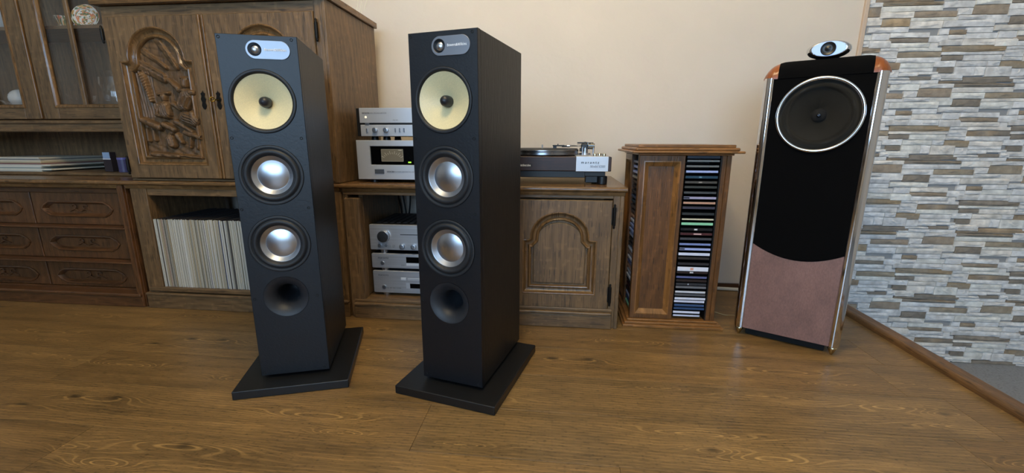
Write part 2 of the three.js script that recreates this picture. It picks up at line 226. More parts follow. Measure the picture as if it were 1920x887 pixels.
// ------------------------------------------------------------------ stone-clad wall
{
  const wall = structure('wall_stone'), zb = ZW - 0.004;
  const mortar = std({ color: 0x9a9b9c, roughness: 0.95 });
  part('backing', [bx(1.345, X_WALL_R, -0.5, Y_C, ZW - 0.15, zb, 0)], mortar, wall);
  const t2 = structure('trim_2'); part('corner_bead', [bx(1.327, 1.3455, -0.5, Y_C, ZW - 0.02, ZW + 0.012, 0.003)], std({ color: 0xcdb8a4, roughness: 0.6 }), t2);
  const sTex = (a, s, rust) => tex(256, 128, (u, v) => { const n = fbm(u, v, 6, 5, 5, s), m = fbm(u, v, 24, 20, 3, s + 9), st = fbm(u, v, 3, 16, 3, s + 5), k = 0.90 + 0.24 * (n - 0.5) + 0.2 * (m - 0.5) + 0.16 * (st - 0.5), r = rust * sst(0.45, 0.75, fbm(u, v, 4, 5, 3, s + 2)); return [a[0] * k * (1 + 0.16 * r), a[1] * k * (1 + 0.02 * r), a[2] * k * (1 - 0.18 * r)]; });
  const sB = rep(tex(256, 256, (u, v) => 0.6 * fbm(u, v, 8, 12, 5, 150) + 0.4 * Math.abs(2 * fbm(u + v * 0.3, v, 10, 16, 3, 160) - 1), false), 3, 3);
  const white = [[1.0, 1.0, 0.98], [0.98, 0.98, 0.98], [1.0, 0.98, 0.95], [0.95, 0.95, 0.95]].map((c, i) => std({ map: rep(sTex(c, 111 + i * 7, 0.05), 2.4, 3), bumpMap: sB, bumpScale: 0.007, roughness: 0.85 }));
  const brown = [[0.67, 0.62, 0.545], [0.63, 0.59, 0.54], [0.69, 0.63, 0.56]].map((c, i) => std({ map: rep(sTex(c, 171 + i * 7, 0.4), 2.4, 3), bumpMap: sB, bumpScale: 0.007, roughness: 0.88 }));
  // one cladding panel, read off the photograph: x0, x1, y0, y1 in 1/1203 and 1/700 of the panel, 1 = brown
  const S = [[270, 598, 45, 84, 0], [262, 588, 84, 163, 1], [592, 1172, 46, 76, 1], [590, 1180, 78, 124, 0], [1184, 1470, 46, 104, 0], [588, 912, 126, 180, 0], [915, 1322, 126, 176, 1], [1325, 1462, 106, 163, 0], [622, 888, 182, 250, 1],
    [392, 620, 165, 236, 0], [1333, 1592, 165, 204, 0], [892, 1330, 178, 206, 0], [1203, 1690, 206, 264, 0], [892, 1200, 208, 272, 0], [492, 886, 252, 300, 0], [1443, 1692, 266, 312, 0], [1285, 1448, 285, 324, 1], [1185, 1283, 272, 326, 0], [1450, 1746, 314, 362, 0],
    [547, 716, 302, 362, 0], [720, 1100, 302, 347, 0], [1104, 1283, 328, 388, 0], [692, 1098, 348, 386, 1], [1285, 1446, 326, 364, 0], [1203, 1420, 366, 418, 0], [1424, 1728, 364, 418, 0], [527, 738, 364, 430, 0], [740, 1122, 388, 430, 0], [1124, 1200, 390, 440, 0], [1250, 1853, 420, 470, 1],
    [652, 824, 432, 456, 0], [826, 1246, 432, 464, 0], [827, 1248, 466, 515, 1], [640, 824, 458, 520, 0], [1250, 1840, 472, 498, 0], [1262, 1464, 499, 543, 1], [1466, 1826, 500, 550, 0], [624, 820, 521, 551, 0], [822, 1258, 517, 560, 0], [625, 872, 553, 617, 1], [502, 622, 552, 598, 0],
    [204, 500, 552, 598, 0], [1203, 1404, 545, 600, 0], [874, 1200, 562, 606, 0], [1250, 1398, 602, 654, 1], [198, 398, 600, 682, 0], [401, 498, 600, 680, 0], [501, 738, 600, 688, 0], [742, 868, 620, 688, 0], [870, 1200, 608, 640, 0], [870, 1060, 642, 678, 0], [1062, 1250, 642, 664, 0], [1203, 1500, 656, 700, 0],
    [300, 782, 690, 735, 1], [988, 1196, 680, 710, 1], [742, 986, 690, 710, 0], [784, 1000, 712, 744, 0], [1002, 1280, 712, 744, 0], [1198, 1290, 666, 710, 0], [1292, 1500, 702, 720, 0], [1292, 1840, 722, 744, 1], [1184, 1300, 30, 46, 0]];
  const PWd = 0.508, PH = 0.3402, r = rng(501);
  const slabs = S.map(([a, b, c, d, br]) => { // chiselled slab: a 4 x 2 front, broken edges, pieces proud by 6 to 20 mm
    const w = (b - a) / 1203 * PWd, h = (d - c) / 700 * PH, nx = w > 0.12 ? 4 : 3, ny = 2, P = [], F = [], proud = 0.007 + r() * 0.006 + (br ? -0.001 : 0), e = -0.0001;
    for (let j = 0; j <= ny; j++) for (let i = 0; i <= nx; i++) { const edge = i === 0 || j === 0 || i === nx || j === ny; F.push([w * i / nx + (i > 0 && i < nx ? (r() - 0.5) * w / nx * 0.5 : (i ? -1 : 1) * (e + 0.0008)), h * j / ny + (j > 0 && j < ny ? (r() - 0.5) * h * 0.4 : (j ? -1 : 1) * (e * 0.4 + r() * Math.min(0.0022, h * 0.08))), proud * (edge ? 0.6 + 0.3 * r() : 0.8 + 0.6 * r())]); }
    const at = (i, j) => F[j * (nx + 1) + i], ring = []; for (let i = 0; i < nx; i++) ring.push(at(i, 0)); for (let j = 0; j < ny; j++) ring.push(at(nx, j)); for (let i = nx; i > 0; i--) ring.push(at(i, ny)); for (let j = ny; j > 0; j--) ring.push(at(0, j));
    for (let j = 0; j < ny; j++) for (let i = 0; i < nx; i++) { const A = at(i, j), B = at(i + 1, j), C = at(i + 1, j + 1), E = at(i, j + 1); if (r() < 0.5) P.push(...A, ...B, ...C, ...A, ...C, ...E); else P.push(...A, ...B, ...E, ...B, ...C, ...E); }
    for (let i = 0; i < ring.length; i++) { const A = ring[i], B = ring[(i + 1) % ring.length], o = ([x, y]) => [x + (x < w / 2 ? -0.002 : 0.002), y + (y < h / 2 ? -0.001 : 0.001), -0.004], C = o(B), E = o(A); P.push(...E, ...C, ...B, ...E, ...B, ...A); }
    let g = new THREE.BufferGeometry(); g.setAttribute('position', new THREE.BufferAttribute(new Float32Array(P), 3)); g.computeVertexNormals(); g.setAttribute('uv', new THREE.BufferAttribute(new Float32Array(P.length / 3 * 2), 2)); g = grain(creased(g, 0.5), 'y');
    return { g, w, h, br };
  });
  const rows = [[1.3458, 1.7695], [1.0055, 1.6152], [0.6653, 1.474], [0.3251, 1.7683], [-0.0151, 2.1 - PWd]], all = [];
  for (let k = -4; k < 6; k++) {
    const y1 = 1.0055 - k * PH + PH, off = rows[k] ? rows[k][1] : 1.6 + 0.15 * ((k * 7) % 3);
    if (y1 < Y_LOW || y1 - PH > Y_C) continue;
    for (let m = -3; m < 6; m++) S.forEach(([a, b, c, d], i) => {
      const x0 = off + m * PWd + (a - 262) / 1203 * PWd, w = slabs[i].w, yb = y1 - (d - 45) / 700 * PH;
      if (x0 < 1.34 || x0 + w > X_WALL_R - 0.002 || yb < Y_LOW - 0.01 || yb + slabs[i].h > Y_C) { if (!(x0 < 1.34 && x0 + w > 1.37)) return; }
      all.push({ i, x: x0, y: yb, cut: x0 < 1.346, seen: x0 < 2.55 && yb < 1.36 && yb > Y_LOW - 0.01 ? slabs[i].w * slabs[i].h * (x0 + w < 2.3 ? 1 : 0.2) : 0, mat: slabs[i].br ? (i * 5 + m + 9) % 3 : (i * 7 + m + k + 20) % 4 });
    });
  }
  const clipped = (s) => { const g = slabs[s.i].g.clone(), p = g.attributes.position; for (let i = 0; i < p.count; i++) if (p.getX(i) + s.x < 1.3465) p.setX(i, 1.3465 - s.x); g.computeVertexNormals(); return g; };
  all.sort((a, b) => b.seen - a.seen);
  let n = 0; const restW = [], restB = [];
  for (const s of all) {
    const g0 = s.cut ? clipped(s) : slabs[s.i].g;
    if (n < 300 && s.seen > 0) { const m = shadows(new THREE.Mesh(g0, (slabs[s.i].br ? brown : white)[s.mat])); m.name = n ? 'stone_' + String(n).padStart(3, '0') : 'stone'; m.position.set(s.x, s.y, zb); wall.add(m); n++; }
    else { const g = g0.clone(); g.translate(s.x, s.y, zb); (slabs[s.i].br ? restB : restW).push(g); }
  }
  for (const [list, m, nm] of [[restW, white[1], 'small_pale_stones'], [restB, brown[1], 'small_brown_stones']]) { const q = part(nm, list, m, wall); q.userData.kind = 'stuff'; }
}
// ------------------------------------------------------------------ wall unit
const ZB = -2.19;                                                      // backs of the low cabinets
const oval = (cx, cy, hw, hh) => { const p = []; const q = [[-1, 0], [-0.93, -0.5], [-0.78, -0.96], [-0.6, -1], [0.6, -1], [0.78, -0.96], [0.93, -0.5], [1, 0], [0.93, 0.5], [0.78, 0.96], [0.6, 1], [-0.6, 1], [-0.78, 0.96], [-0.93, 0.5]]; q.forEach(([x, y]) => p.push([cx + x * hw, cy + y * hh])); return p; };
function counterTop(x0, x1, z1) { // slab with a rounded front edge and a cove under it
  const s = new THREE.Shape(); s.moveTo(ZB, 0.559); s.lineTo(z1 - 0.014, 0.559); s.lineTo(z1 - 0.008, 0.5605); s.quadraticCurveTo(z1, 0.562, z1, 0.569); s.quadraticCurveTo(z1, 0.579, z1 - 0.009, 0.579); s.lineTo(ZB, 0.579); s.closePath();
  const g = new THREE.ExtrudeGeometry(s, { depth: x1 - x0, bevelEnabled: false, curveSegments: 5 }); g.rotateY(-Math.PI / 2); g.translate(x1, 0, 0); // shape x -> scene z
  const c = new THREE.ExtrudeGeometry(shape([[z1 - 0.03, 0.54], [z1 - 0.016, 0.545], [z1 - 0.012, 0.559], [z1 - 0.03, 0.559]]), { depth: x1 - x0 - 0.012, bevelEnabled: false }); c.rotateY(-Math.PI / 2); c.translate(x1 - 0.006, 0, 0);
  return grain(merge([g, c]), 'x');
}
function hinge(parent, x, y0, y1, z) {
  const h = y1 - y0; const g = lathe([[0, 0], [0.003, 0.001], [0.0045, 0.006], [0.003, 0.011], [0.006, 0.014], [0.006, h - 0.014], [0.003, h - 0.011], [0.0045, h - 0.006], [0.003, h - 0.001], [0, h]], 12); g.translate(x, y0, z);
  return part('hinge', [g, bx(x - 0.011, x + 0.0, y0 + 0.016, y1 - 0.016, z - 0.009, z - 0.004, 0.001)], iron, parent);
}
const MOULD = [[-0.006, -0.001], [-0.0055, 0.0015], [-0.003, 0.0026], [0, 0.001], [0.002, -0.004], [0.005, -0.0105], [0.010, -0.0145], [0.016, -0.0145], [0.0195, -0.0105], [0.0215, -0.0065], [0.0245, -0.0052], [0.0272, -0.0065], [0.029, -0.0105], [0.030, -0.018]];
function frontWithHole(x0, x1, y0, y1, path, z0, z1) { const s = shape([[x0, y0], [x1, y0], [x1, y1], [x0, y1]]); s.holes.push(new THREE.Path(path.map(([a, b]) => new THREE.Vector2(a, b)))); return ext(s, z0, z1, 0.0025, 'y'); }
// --- drawer cabinet
{
  const x0 = -3.3, x1 = -1.861, t = thing('drawer_cabinet', 'dark wooden low cabinet with rows of oval-panelled drawers at the far left', 'cabinet', [(x0 + x1) / 2, 0, -1.93]);
  part('countertop', counterTop(x0, x1, -1.648), oakEdge, t);
  part('carcass', [bx(x0, x0 + 0.02, 0.0, 0.559, ZB, -1.69, 0.001), bx(x1 - 0.028, x1, 0.0, 0.559, ZB, -1.668, 0.002), bx(x0, x1 - 0.03, 0.5, 0.556, -1.74, -1.715, 0.002, 'x'), bx(x0, x1 - 0.03, 0.055, 0.0705, ZB, -1.70, 0.001, 'x'), bx(x0, x1, 0.0, 0.559, ZB - 0.004, ZB, 0)], oakRed, t);
  part('corner_post', [bx(x1 - 0.03, x1 - 0.002, 0.0, 0.556, -1.676, -1.656, 0.004)], oakRed, t);
  part('plinth', [bx(x0, x1 - 0.004, 0.0, 0.05, -1.71, -1.653, 0.003, 'x'), bx(x0, x1 - 0.004, 0.05, 0.066, -1.71, -1.645, 0.006, 'x')], oakRed, t);
  const rows = [[0.3685, 0.52, 0.4415], [0.2096, 0.3655, 0.2815], [0.0705, 0.2066, 0.1215]], zd = -1.7085;
  const names = ['top', 'middle', 'bottom'];
  for (const [k, cx] of [[0, -2.166], [1, -2.632], [2, -3.098]]) rows.forEach(([y0, y1, cy], j) => {
    const a = Math.max(cx - 0.228, x0 + 0.02), b = cx + 0.232, P = oval(cx, cy, 0.177, 0.032);
    const d = part('drawer', [frontWithHole(a, b, y0 + 0.001, y1 - 0.004, P, zd - 0.018, zd), bx(a + 0.01, b - 0.01, y0 + 0.01, y1 - 0.012, zd - 0.026, zd - 0.012, 0)], oakRed, t);
    part('moulding', sweep(P, [[-0.006, -0.0005], [-0.005, 0.0035], [0, 0.0055], [0.003, 0.0025], [0.007, -0.004], [0.011, -0.011]].map(([o, z]) => [o, z + zd]), true, 'x'), oakRed, d);
    const sc = []; for (const s of [-1, 1]) { const q = []; for (let i = 0; i <= 18; i++) { const f = i / 18, an = f * 4.4 + 0.4, r = 0.014 - 0.010 * f; q.push([cx + 0.004 + s * (0.026 + r * Math.cos(an)), cy + 0.006 + r * Math.sin(an), zd - 0.008 + 0.002 * Math.sin(f * 3)]); } sc.push(tube(q, 0.0026, 26, 6)); }
    sc.push(tube([[cx - 0.05, cy - 0.012, zd - 0.01], [cx - 0.02, cy - 0.002, zd - 0.007], [cx + 0.004, cy - 0.012, zd - 0.007], [cx + 0.03, cy - 0.002, zd - 0.007], [cx + 0.058, cy - 0.012, zd - 0.01]], 0.0022, 20, 6));
    part('carved_scroll', sc, oakRed, d);
  });
  part('drawer_rail', [bx(x0, x1 - 0.03, 0.3615, 0.3685, -1.74, -1.6565, 0.003, 'x')], oakRed, t); part('drawer_rail', [bx(x0, x1 - 0.03, 0.2026, 0.2096, -1.74, -1.6565, 0.003, 'x')], oakRed, t);
}
// --- cabinet with the open record compartment
{
  const x0 = -1.86, x1 = -0.876, t = thing('record_cabinet', 'low oak cabinet with an open compartment full of upright record sleeves', 'cabinet', [(x0 + x1) / 2, 0, -1.93]);
  part('countertop', counterTop(x0, x1, -1.648), oakEdge, t);
  part('side_panel', [bx(x0 + 0.022, x0 + 0.042, 0, 0.559, -2.12, -1.67, 0.001), bx(x0 + 0.026, -1.757, 0.0, 0.545, -1.70, -1.662, 0.004)], oak, t);
  part('side_panel', [bx(x1 - 0.022, x1 - 0.001, 0, 0.559, -2.12, -1.67, 0.001), bx(-0.962, x1 - 0.002, 0.0, 0.545, -1.70, -1.662, 0.004)], oak, t);
  part('inner_panel', bx(-1.777, -1.759, 0.1, 0.545, -2.1, -1.70, 0.001), oak, t); part('inner_panel', bx(-0.962, -0.944, 0.1, 0.545, -2.1, -1.70, 0.001), oak, t);
  part('apron', [bx(x0 + 0.03, x1 - 0.004, 0.515, 0.556, -1.70, -1.668, 0.003, 'x')], oak, t);
  part('shelf', [bx(x0 + 0.042, x1 - 0.022, 0.082, 0.1, -2.12, -1.652, 0.004, 'x')], oak, t);
  part('plinth', [bx(x0 + 0.02, x1 - 0.002, 0.0, 0.063, -1.70, -1.653, 0.003, 'x'), bx(x0 + 0.02, x1 - 0.002, 0.062, 0.076, -1.70, -1.647, 0.006, 'x')], oak, t);
}
// --- TV cabinet
{
  const x0 = -0.873, x1 = 0.258, t = thing('media_cabinet', 'low oak cabinet with an arched-panel door and an open bay of silver audio units', 'cabinet', [(x0 + x1) / 2, 0, -1.93]);
  part('countertop', counterTop(x0 - 0.002, x1 + 0.01, -1.645), oakEdge, t);
  part('side_panel', [bx(x0, x0 + 0.02, 0, 0.559, -2.14, -1.668, 0.001), bx(x0 + 0.006, -0.803, 0.0, 0.52, -1.70, -1.658, 0.005)], oak, t);
  part('side_panel', [bx(x1 - 0.02, x1, 0, 0.559, ZB, -1.668, 0.001), bx(0.219, x1, 0.0, 0.545, -1.69, -1.660, 0.003), bx(0.244, x1 + 0.002, 0.0, 0.545, -1.668, -1.6565, 0.003)], oak, t);
  part('inner_panel', bx(-0.822, -0.803, 0.09, 0.545, -2.1, -1.70, 0.001), oak, t); part('inner_panel', bx(-0.25, -0.23, 0.0, 0.545, ZB, -1.67, 0.001), oak, t);
  part('stile', [bx(-0.25, -0.185, 0.07, 0.545, -1.70, -1.662, 0.003)], oak, t);
  part('apron', [bx(x0 + 0.004, x1 - 0.002, 0.533, 0.559, -1.70, -1.664, 0.003, 'x')], oak, t);
  part('shelf', [bx(-0.853, 0.238, 0.07, 0.085, -2.14, -1.656, 0.004, 'x')], oak, t);
  part('plinth', [bx(x0 + 0.02, 0.235, 0.0, 0.058, -1.70, -1.650, 0.003, 'x'), bx(x0 + 0.02, 0.235, 0.057, 0.071, -1.70, -1.644, 0.006, 'x')], oak, t);
  const P = archPath(0.017, 0.146, 0.362, 0.142, 0.03, 0.474);
  const zd = -1.6565, d = part('door', [frontWithHole(-0.183, 0.217, 0.084, 0.527, P, zd - 0.02, zd)], oak, t);
  part('door_panel', [bx(-0.14, 0.17, 0.13, 0.49, zd - 0.026, zd - 0.017, 0)], oak, d);
  part('moulding', sweep(P, MOULD.map(([o, z]) => [o, z + zd]), true, 'y'), oakEdge, d);
  const Q = archPath(0.017, 0.184, 0.352, 0.104, 0.012, 0.436);
  part('raised_field', [ext(shape(Q), zd - 0.018, zd - 0.011, 0.004)], oak, d);
  hinge(d, 0.2245, 0.418, 0.515, zd + 0.004); hinge(d, 0.2235, 0.099, 0.194, zd + 0.004);
}
// --- upper carved cabinet
{
  const x0 = -1.812, x1 = -0.873, zf = -1.652, t = thing('carved_cabinet', 'upper oak cabinet with two carved arched doors standing behind the left tall speaker', 'cabinet', [(x0 + x1) / 2, 0.58, -1.88]);
  part('side_panel', [bx(x1 - 0.02, x1, 0.581, 1.262, -2.095, zf - 0.002, 0.001)], oak, t); part('side_panel', [bx(x0, x0 + 0.02, 0.581, 1.262, -2.095, zf - 0.022, 0.001)], oak, t);
  part('back_panel', [bx(x0 + 0.02, x1 - 0.02, 0.585, 1.26, -2.093, -2.087, 0)], oak, t);
  part('bottom', [bx(x0 + 0.002, x1 - 0.002, 0.5805, 0.588, -2.09, zf - 0.012, 0.001, 'x')], oak, t); part('top', [bx(x0 + 0.02, x1 - 0.02, 1.245, 1.262, -2.09, zf - 0.024, 0.001, 'x')], oak, t);
  part('stile', [bx(-0.922, x1 - 0.001, 0.588, 1.262, zf - 0.022, zf - 0.006, 0.002), bx(-0.886, x1 + 0.001, 0.581, 1.262, zf - 0.012, zf + 0.002, 0.003)], oak, t);
  part('frieze', [bx(x0, x1 - 0.014, 1.2225, 1.262, zf - 0.03, zf - 0.012, 0.002, 'x')], oak, t);
  const corn = new THREE.Shape(); corn.moveTo(0, 0); corn.lineTo(0.028, 0); corn.lineTo(0.030, 0.006); corn.lineTo(0.033, 0.018); corn.quadraticCurveTo(0.033, 0.0245, 0.026, 0.0245); corn.lineTo(0, 0.0245); corn.closePath();
  { const q = new THREE.ExtrudeGeometry(corn, { depth: x1 - x0 + 0.022, bevelEnabled: false, curveSegments: 4 }); q.rotateY(-Math.PI / 2); q.translate(x1 + 0.011, 1.2635, zf - 0.012);
    part('cornice', [grain(q, 'x'), bx(x0 - 0.011, x1 + 0.011, 1.2635, 1.288, -2.105, zf - 0.011, 0.002, 'z')], oakEdge, t); }
  // the relief: rays of light over people drinking at a table, built as one height field
  const caps = [[-.067, .434, .025, .369, .0103, .0062], [.003, .472, .071, .368, .0124, .0082], [.078, .455, .115, .367, .0103, .0082], [-.105, .4, .003, .339, .0103, .0103], [-.102, .378, .007, .322, .0124, .0103], [-.085, .346, -.061, .243, .0103, .0062], [.03, .322, .066, .291, .0082, .0103], [.07, .283, .126, .273, .0103, .0124], [.101, .262, .08, .226, .0247, .0247],
    [.101, .303, .104, .319, .0144, .0144], [.087, .33, .125, .329, .0062, .0062], [-.028, .268, .018, .273, .0062, .0062], [-.003, .249, -.003, .259, .0103, .0124], [-.008, .222, -.006, .195, .0206, .0227], [-.033, .228, -.042, .195, .0082, .0082], [-.048, .188, .005, .18, .0082, .0082], [.034, .23, .063, .209, .0103, .0082], [-.022, .15, .02, .129, .0124, .0124],
    [.037, .159, .061, .146, .0124, .0103], [.061, .144, .099, .121, .0103, .0082], [.01, .116, -.017, .091, .0103, .0082], [-.115, .167, -.044, .138, .0124, .0144], [-.103, .131, -.103, .084, .0062, .0062], [-.073, .125, -.073, .086, .0062, .0062], [.068, .116, .133, .097, .0103, .0103], [.09, .095, .081, .059, .0062, .0062], [.123, .095, .114, .052, .0062, .0062],
    [-.002, .091, .003, .069, .0185, .0165], [.078, .176, .116, .163, .0247, .0227], [.112, .192, .116, .175, .0124, .0124], [.03, .106, .044, .078, .0103, .0082], [-.092, .029, .024, .021, .0103, .0103], [.039, .024, .129, .015, .0062, .0062]];
  const relief = (x, y) => {
    let h = 0.0015 * (fbm(x * 4 + 2, y * 4, 14, 14, 3, 300) - 0.5) * 2, top = 0;
    caps.forEach(([ax, ay, bx_, by, r0, r1], i) => {
      const dx = bx_ - ax, dy = by - ay, l = dx * dx + dy * dy || 1, s = clamp(((x - ax) * dx + (y - ay) * dy) / l), qx = ax + dx * s - x, qy = ay + dy * s - y, dist = Math.hypot(qx, qy), r = lerp(r0, r1, s) * 1.08;
      if (dist < r) { let k = Math.sqrt(1 - (dist / r) ** 2); const side = (qx * dy - qy * dx) / Math.sqrt(l); let b = i < 5 ? (0.006 + 0.005 * s) * Math.min(1, k * 2.2) * (0.75 + 0.25 * side / r) : (0.008 + Math.min(r, 0.016) * 0.8) * Math.pow(k, 0.7); b *= 1 + (i < 6 ? 0.10 : 0.07) * Math.sin(side * (i < 6 ? 2400 : 1500)); if (r > 0.018) b += 0.0022 * Math.sin((qx + qy * 0.6) * 700); top = Math.max(top, b); }
    });
    if (y > 0.36) h += 0.0016 * Math.abs(Math.sin(y * 130 + Math.sin(x * 40)));      // planked boards behind the rays
    if (y < 0.065) h += 0.003 * (1 - sst(0.02, 0.065, y)) + 0.0012 * Math.sin(x * 130 + y * 200);
    if (x < -0.05 && y > 0.18 && y < 0.36) h += 0.0015 * Math.sin(x * 520 + y * 40);
    return h + top;
  };
  const door = (xa, xb, cx, mirror, hinges) => {
    const P = archPath(cx, 0.652, 1.050, 0.1535, 0.034, 1.176), d = part('door', [frontWithHole(xa, xb, 0.592, 1.2215, P, zf - 0.02, zf)], oak, t);
    part('moulding', sweep(P, MOULD.map(([o, z]) => [o * 1.12, z + zf]), true, 'y'), oakEdge, d);
    const nx = 120, ny = 210, W = 0.276, H = 0.5, g = new THREE.PlaneGeometry(W, H, nx, ny), p = g.attributes.position;
    for (let i = 0; i < p.count; i++) { const x = p.getX(i), y = p.getY(i) + H / 2 + 0.002; p.setXYZ(i, x * (mirror ? -1 : 1) + cx, y + 0.662, zf - 0.0215 + relief(x, y) * 1.3); }
    if (mirror) { const ix = g.index.array; for (let i = 0; i < ix.length; i += 3) { const a = ix[i]; ix[i] = ix[i + 1]; ix[i + 1] = a; } }
    g.computeVertexNormals(); part('carving', grain(g, 'y'), oakCarve, d, 'carved relief of rays over figures at a table'); part('door_back', [bx(xa + 0.01, xb - 0.01, 0.6, 1.21, zf - 0.036, zf - 0.026, 0)], oak, d);
    part('edge_bead', [bx(mirror ? xa - 0.001 : xb - 0.012, mirror ? xa + 0.010 : xb + 0.001, 0.592, 1.2215, zf - 0.004, zf + 0.005, 0.004)], oakEdge, d);
    hinges.forEach(([x, a, b]) => hinge(d, x, a, b, zf + 0.004)); return d;
  };
  const dl = door(-1.801, -1.383, -1.5955, false, [[-1.8055, 1.123, 1.19], [-1.8015, 0.606, 0.684]]), dr = door(-1.377, -0.923, -1.145, true, [[-0.911, 1.113, 1.196], [-0.911, 0.606, 0.689]]);
  const plate = shape([[-0.006, -0.032], [0.0, -0.036], [0.006, -0.032], [0.011, -0.02], [0.007, -0.008], [0.012, 0.004], [0.007, 0.016], [0.010, 0.026], [0.003, 0.031], [0, 0.037], [-0.003, 0.031], [-0.010, 0.026], [-0.007, 0.016], [-0.012, 0.004], [-0.007, -0.008], [-0.011, -0.02]]);
  { const g = ext(plate, zf + 0.0005, zf + 0.003, 0.001); g.translate(-1.414, 0.905, 0); part('lock_plate', g, iron, dl); }
  { const g = ext(plate, zf + 0.0005, zf + 0.003, 0.001); g.translate(-1.348, 0.905, 0); part('lock_plate', g, iron, dr); const k = cyl(0.0025, 0.0025, 0.03, 0, 0, 0, 8); k.rotateX(Math.PI / 2); k.translate(-1.348, 0.905, zf); const b = new THREE.TorusGeometry(0.008, 0.0024, 8, 18); b.rotateY(0.9); b.translate(-1.348, 0.905, zf + 0.036); part('key', [k, b], brass, dr); }
}
// --- glazed cabinet at the far left
{
  const x0 = -3.3, x1 = -1.828, zf = -1.86, t = thing('display_cabinet', 'glazed oak display cabinet with thin glazing bars above a dark open niche', 'cabinet', [(x0 + x1) / 2, 0.58, -2.03]);
  part('side_panel', [bx(x0, x0 + 0.02, 0.5805, 1.66, -2.19, zf - 0.02, 0.001)], oak, t); part('side_panel', [bx(x1 - 0.02, x1, 0.5805, 1.66, -2.19, zf - 0.012, 0.001)], oak, t);
  part('back_panel', [bx(x0 + 0.02, x1 - 0.02, 0.582, 1.655, -2.198, -2.19, 0)], oak, t);
  part('bottom', [bx(x0 + 0.02, x1 - 0.02, 0.5805, 0.594, -2.19, zf, 0.002, 'x')], oak, t); part('top', [bx(x0, x1, 1.645, 1.675, -2.19, zf + 0.02, 0.004, 'x')], oak, t);
  part('rail', [bx(x0, x1, 0.791, 0.84, -1.90, zf - 0.004, 0.003, 'x'), bx(x0, x1, 0.785, 0.800, -1.90, zf + 0.008, 0.005, 'x'), bx(x0, x1, 0.822, 0.838, -1.90, zf + 0.004, 0.005, 'x')], oak, t);
  part('shelf', [bx(x0 + 0.02, x1 - 0.02, 0.89, 0.906, -2.19, -1.90, 0.001, 'x')], oak, t); part('shelf', [bx(x0 + 0.02, x1 - 0.02, 1.254, 1.27, -2.19, -1.93, 0.002, 'x')], oak, t);
  for (const [a, b, bars] of [[-2.426, -1.905, [-2.197]], [-2.985, -2.432, [-2.68]]]) {
    const g0 = a + 0.083, g1 = b - 0.092, d = part('door', [bx(a, g0, 0.844, 1.64, zf - 0.02, zf, 0.003), bx(g1, b, 0.844, 1.64, zf - 0.02, zf, 0.003), bx(g0, g1, 0.844, 0.906, zf - 0.02, zf, 0.003, 'x'), bx(g0, g1, 1.57, 1.64, zf - 0.02, zf, 0.003, 'x')], oak, t);
    part('bead', sweep([[g0, 0.906], [g1, 0.906], [g1, 1.57], [g0, 1.57]], [[-0.012, zf], [-0.010, zf + 0.004], [-0.004, zf + 0.005], [0.002, zf + 0.001], [0.006, zf - 0.009]], true, 'y'), oakEdge, d);
    for (const m of bars) part('glazing_bar', [bx(m - 0.011, m + 0.011, 0.9, 1.58, zf - 0.012, zf + 0.001, 0.005)], oak, d);
    part('pane', bx(g0 - 0.004, g1 + 0.004, 0.9, 1.575, zf - 0.017, zf - 0.0135, 0), glassPane, d);
    part('edge_bead', [bx(b - 0.012, b + 0.001, 0.844, 1.64, zf - 0.006, zf + 0.006, 0.005)], oakEdge, d);
  }
}
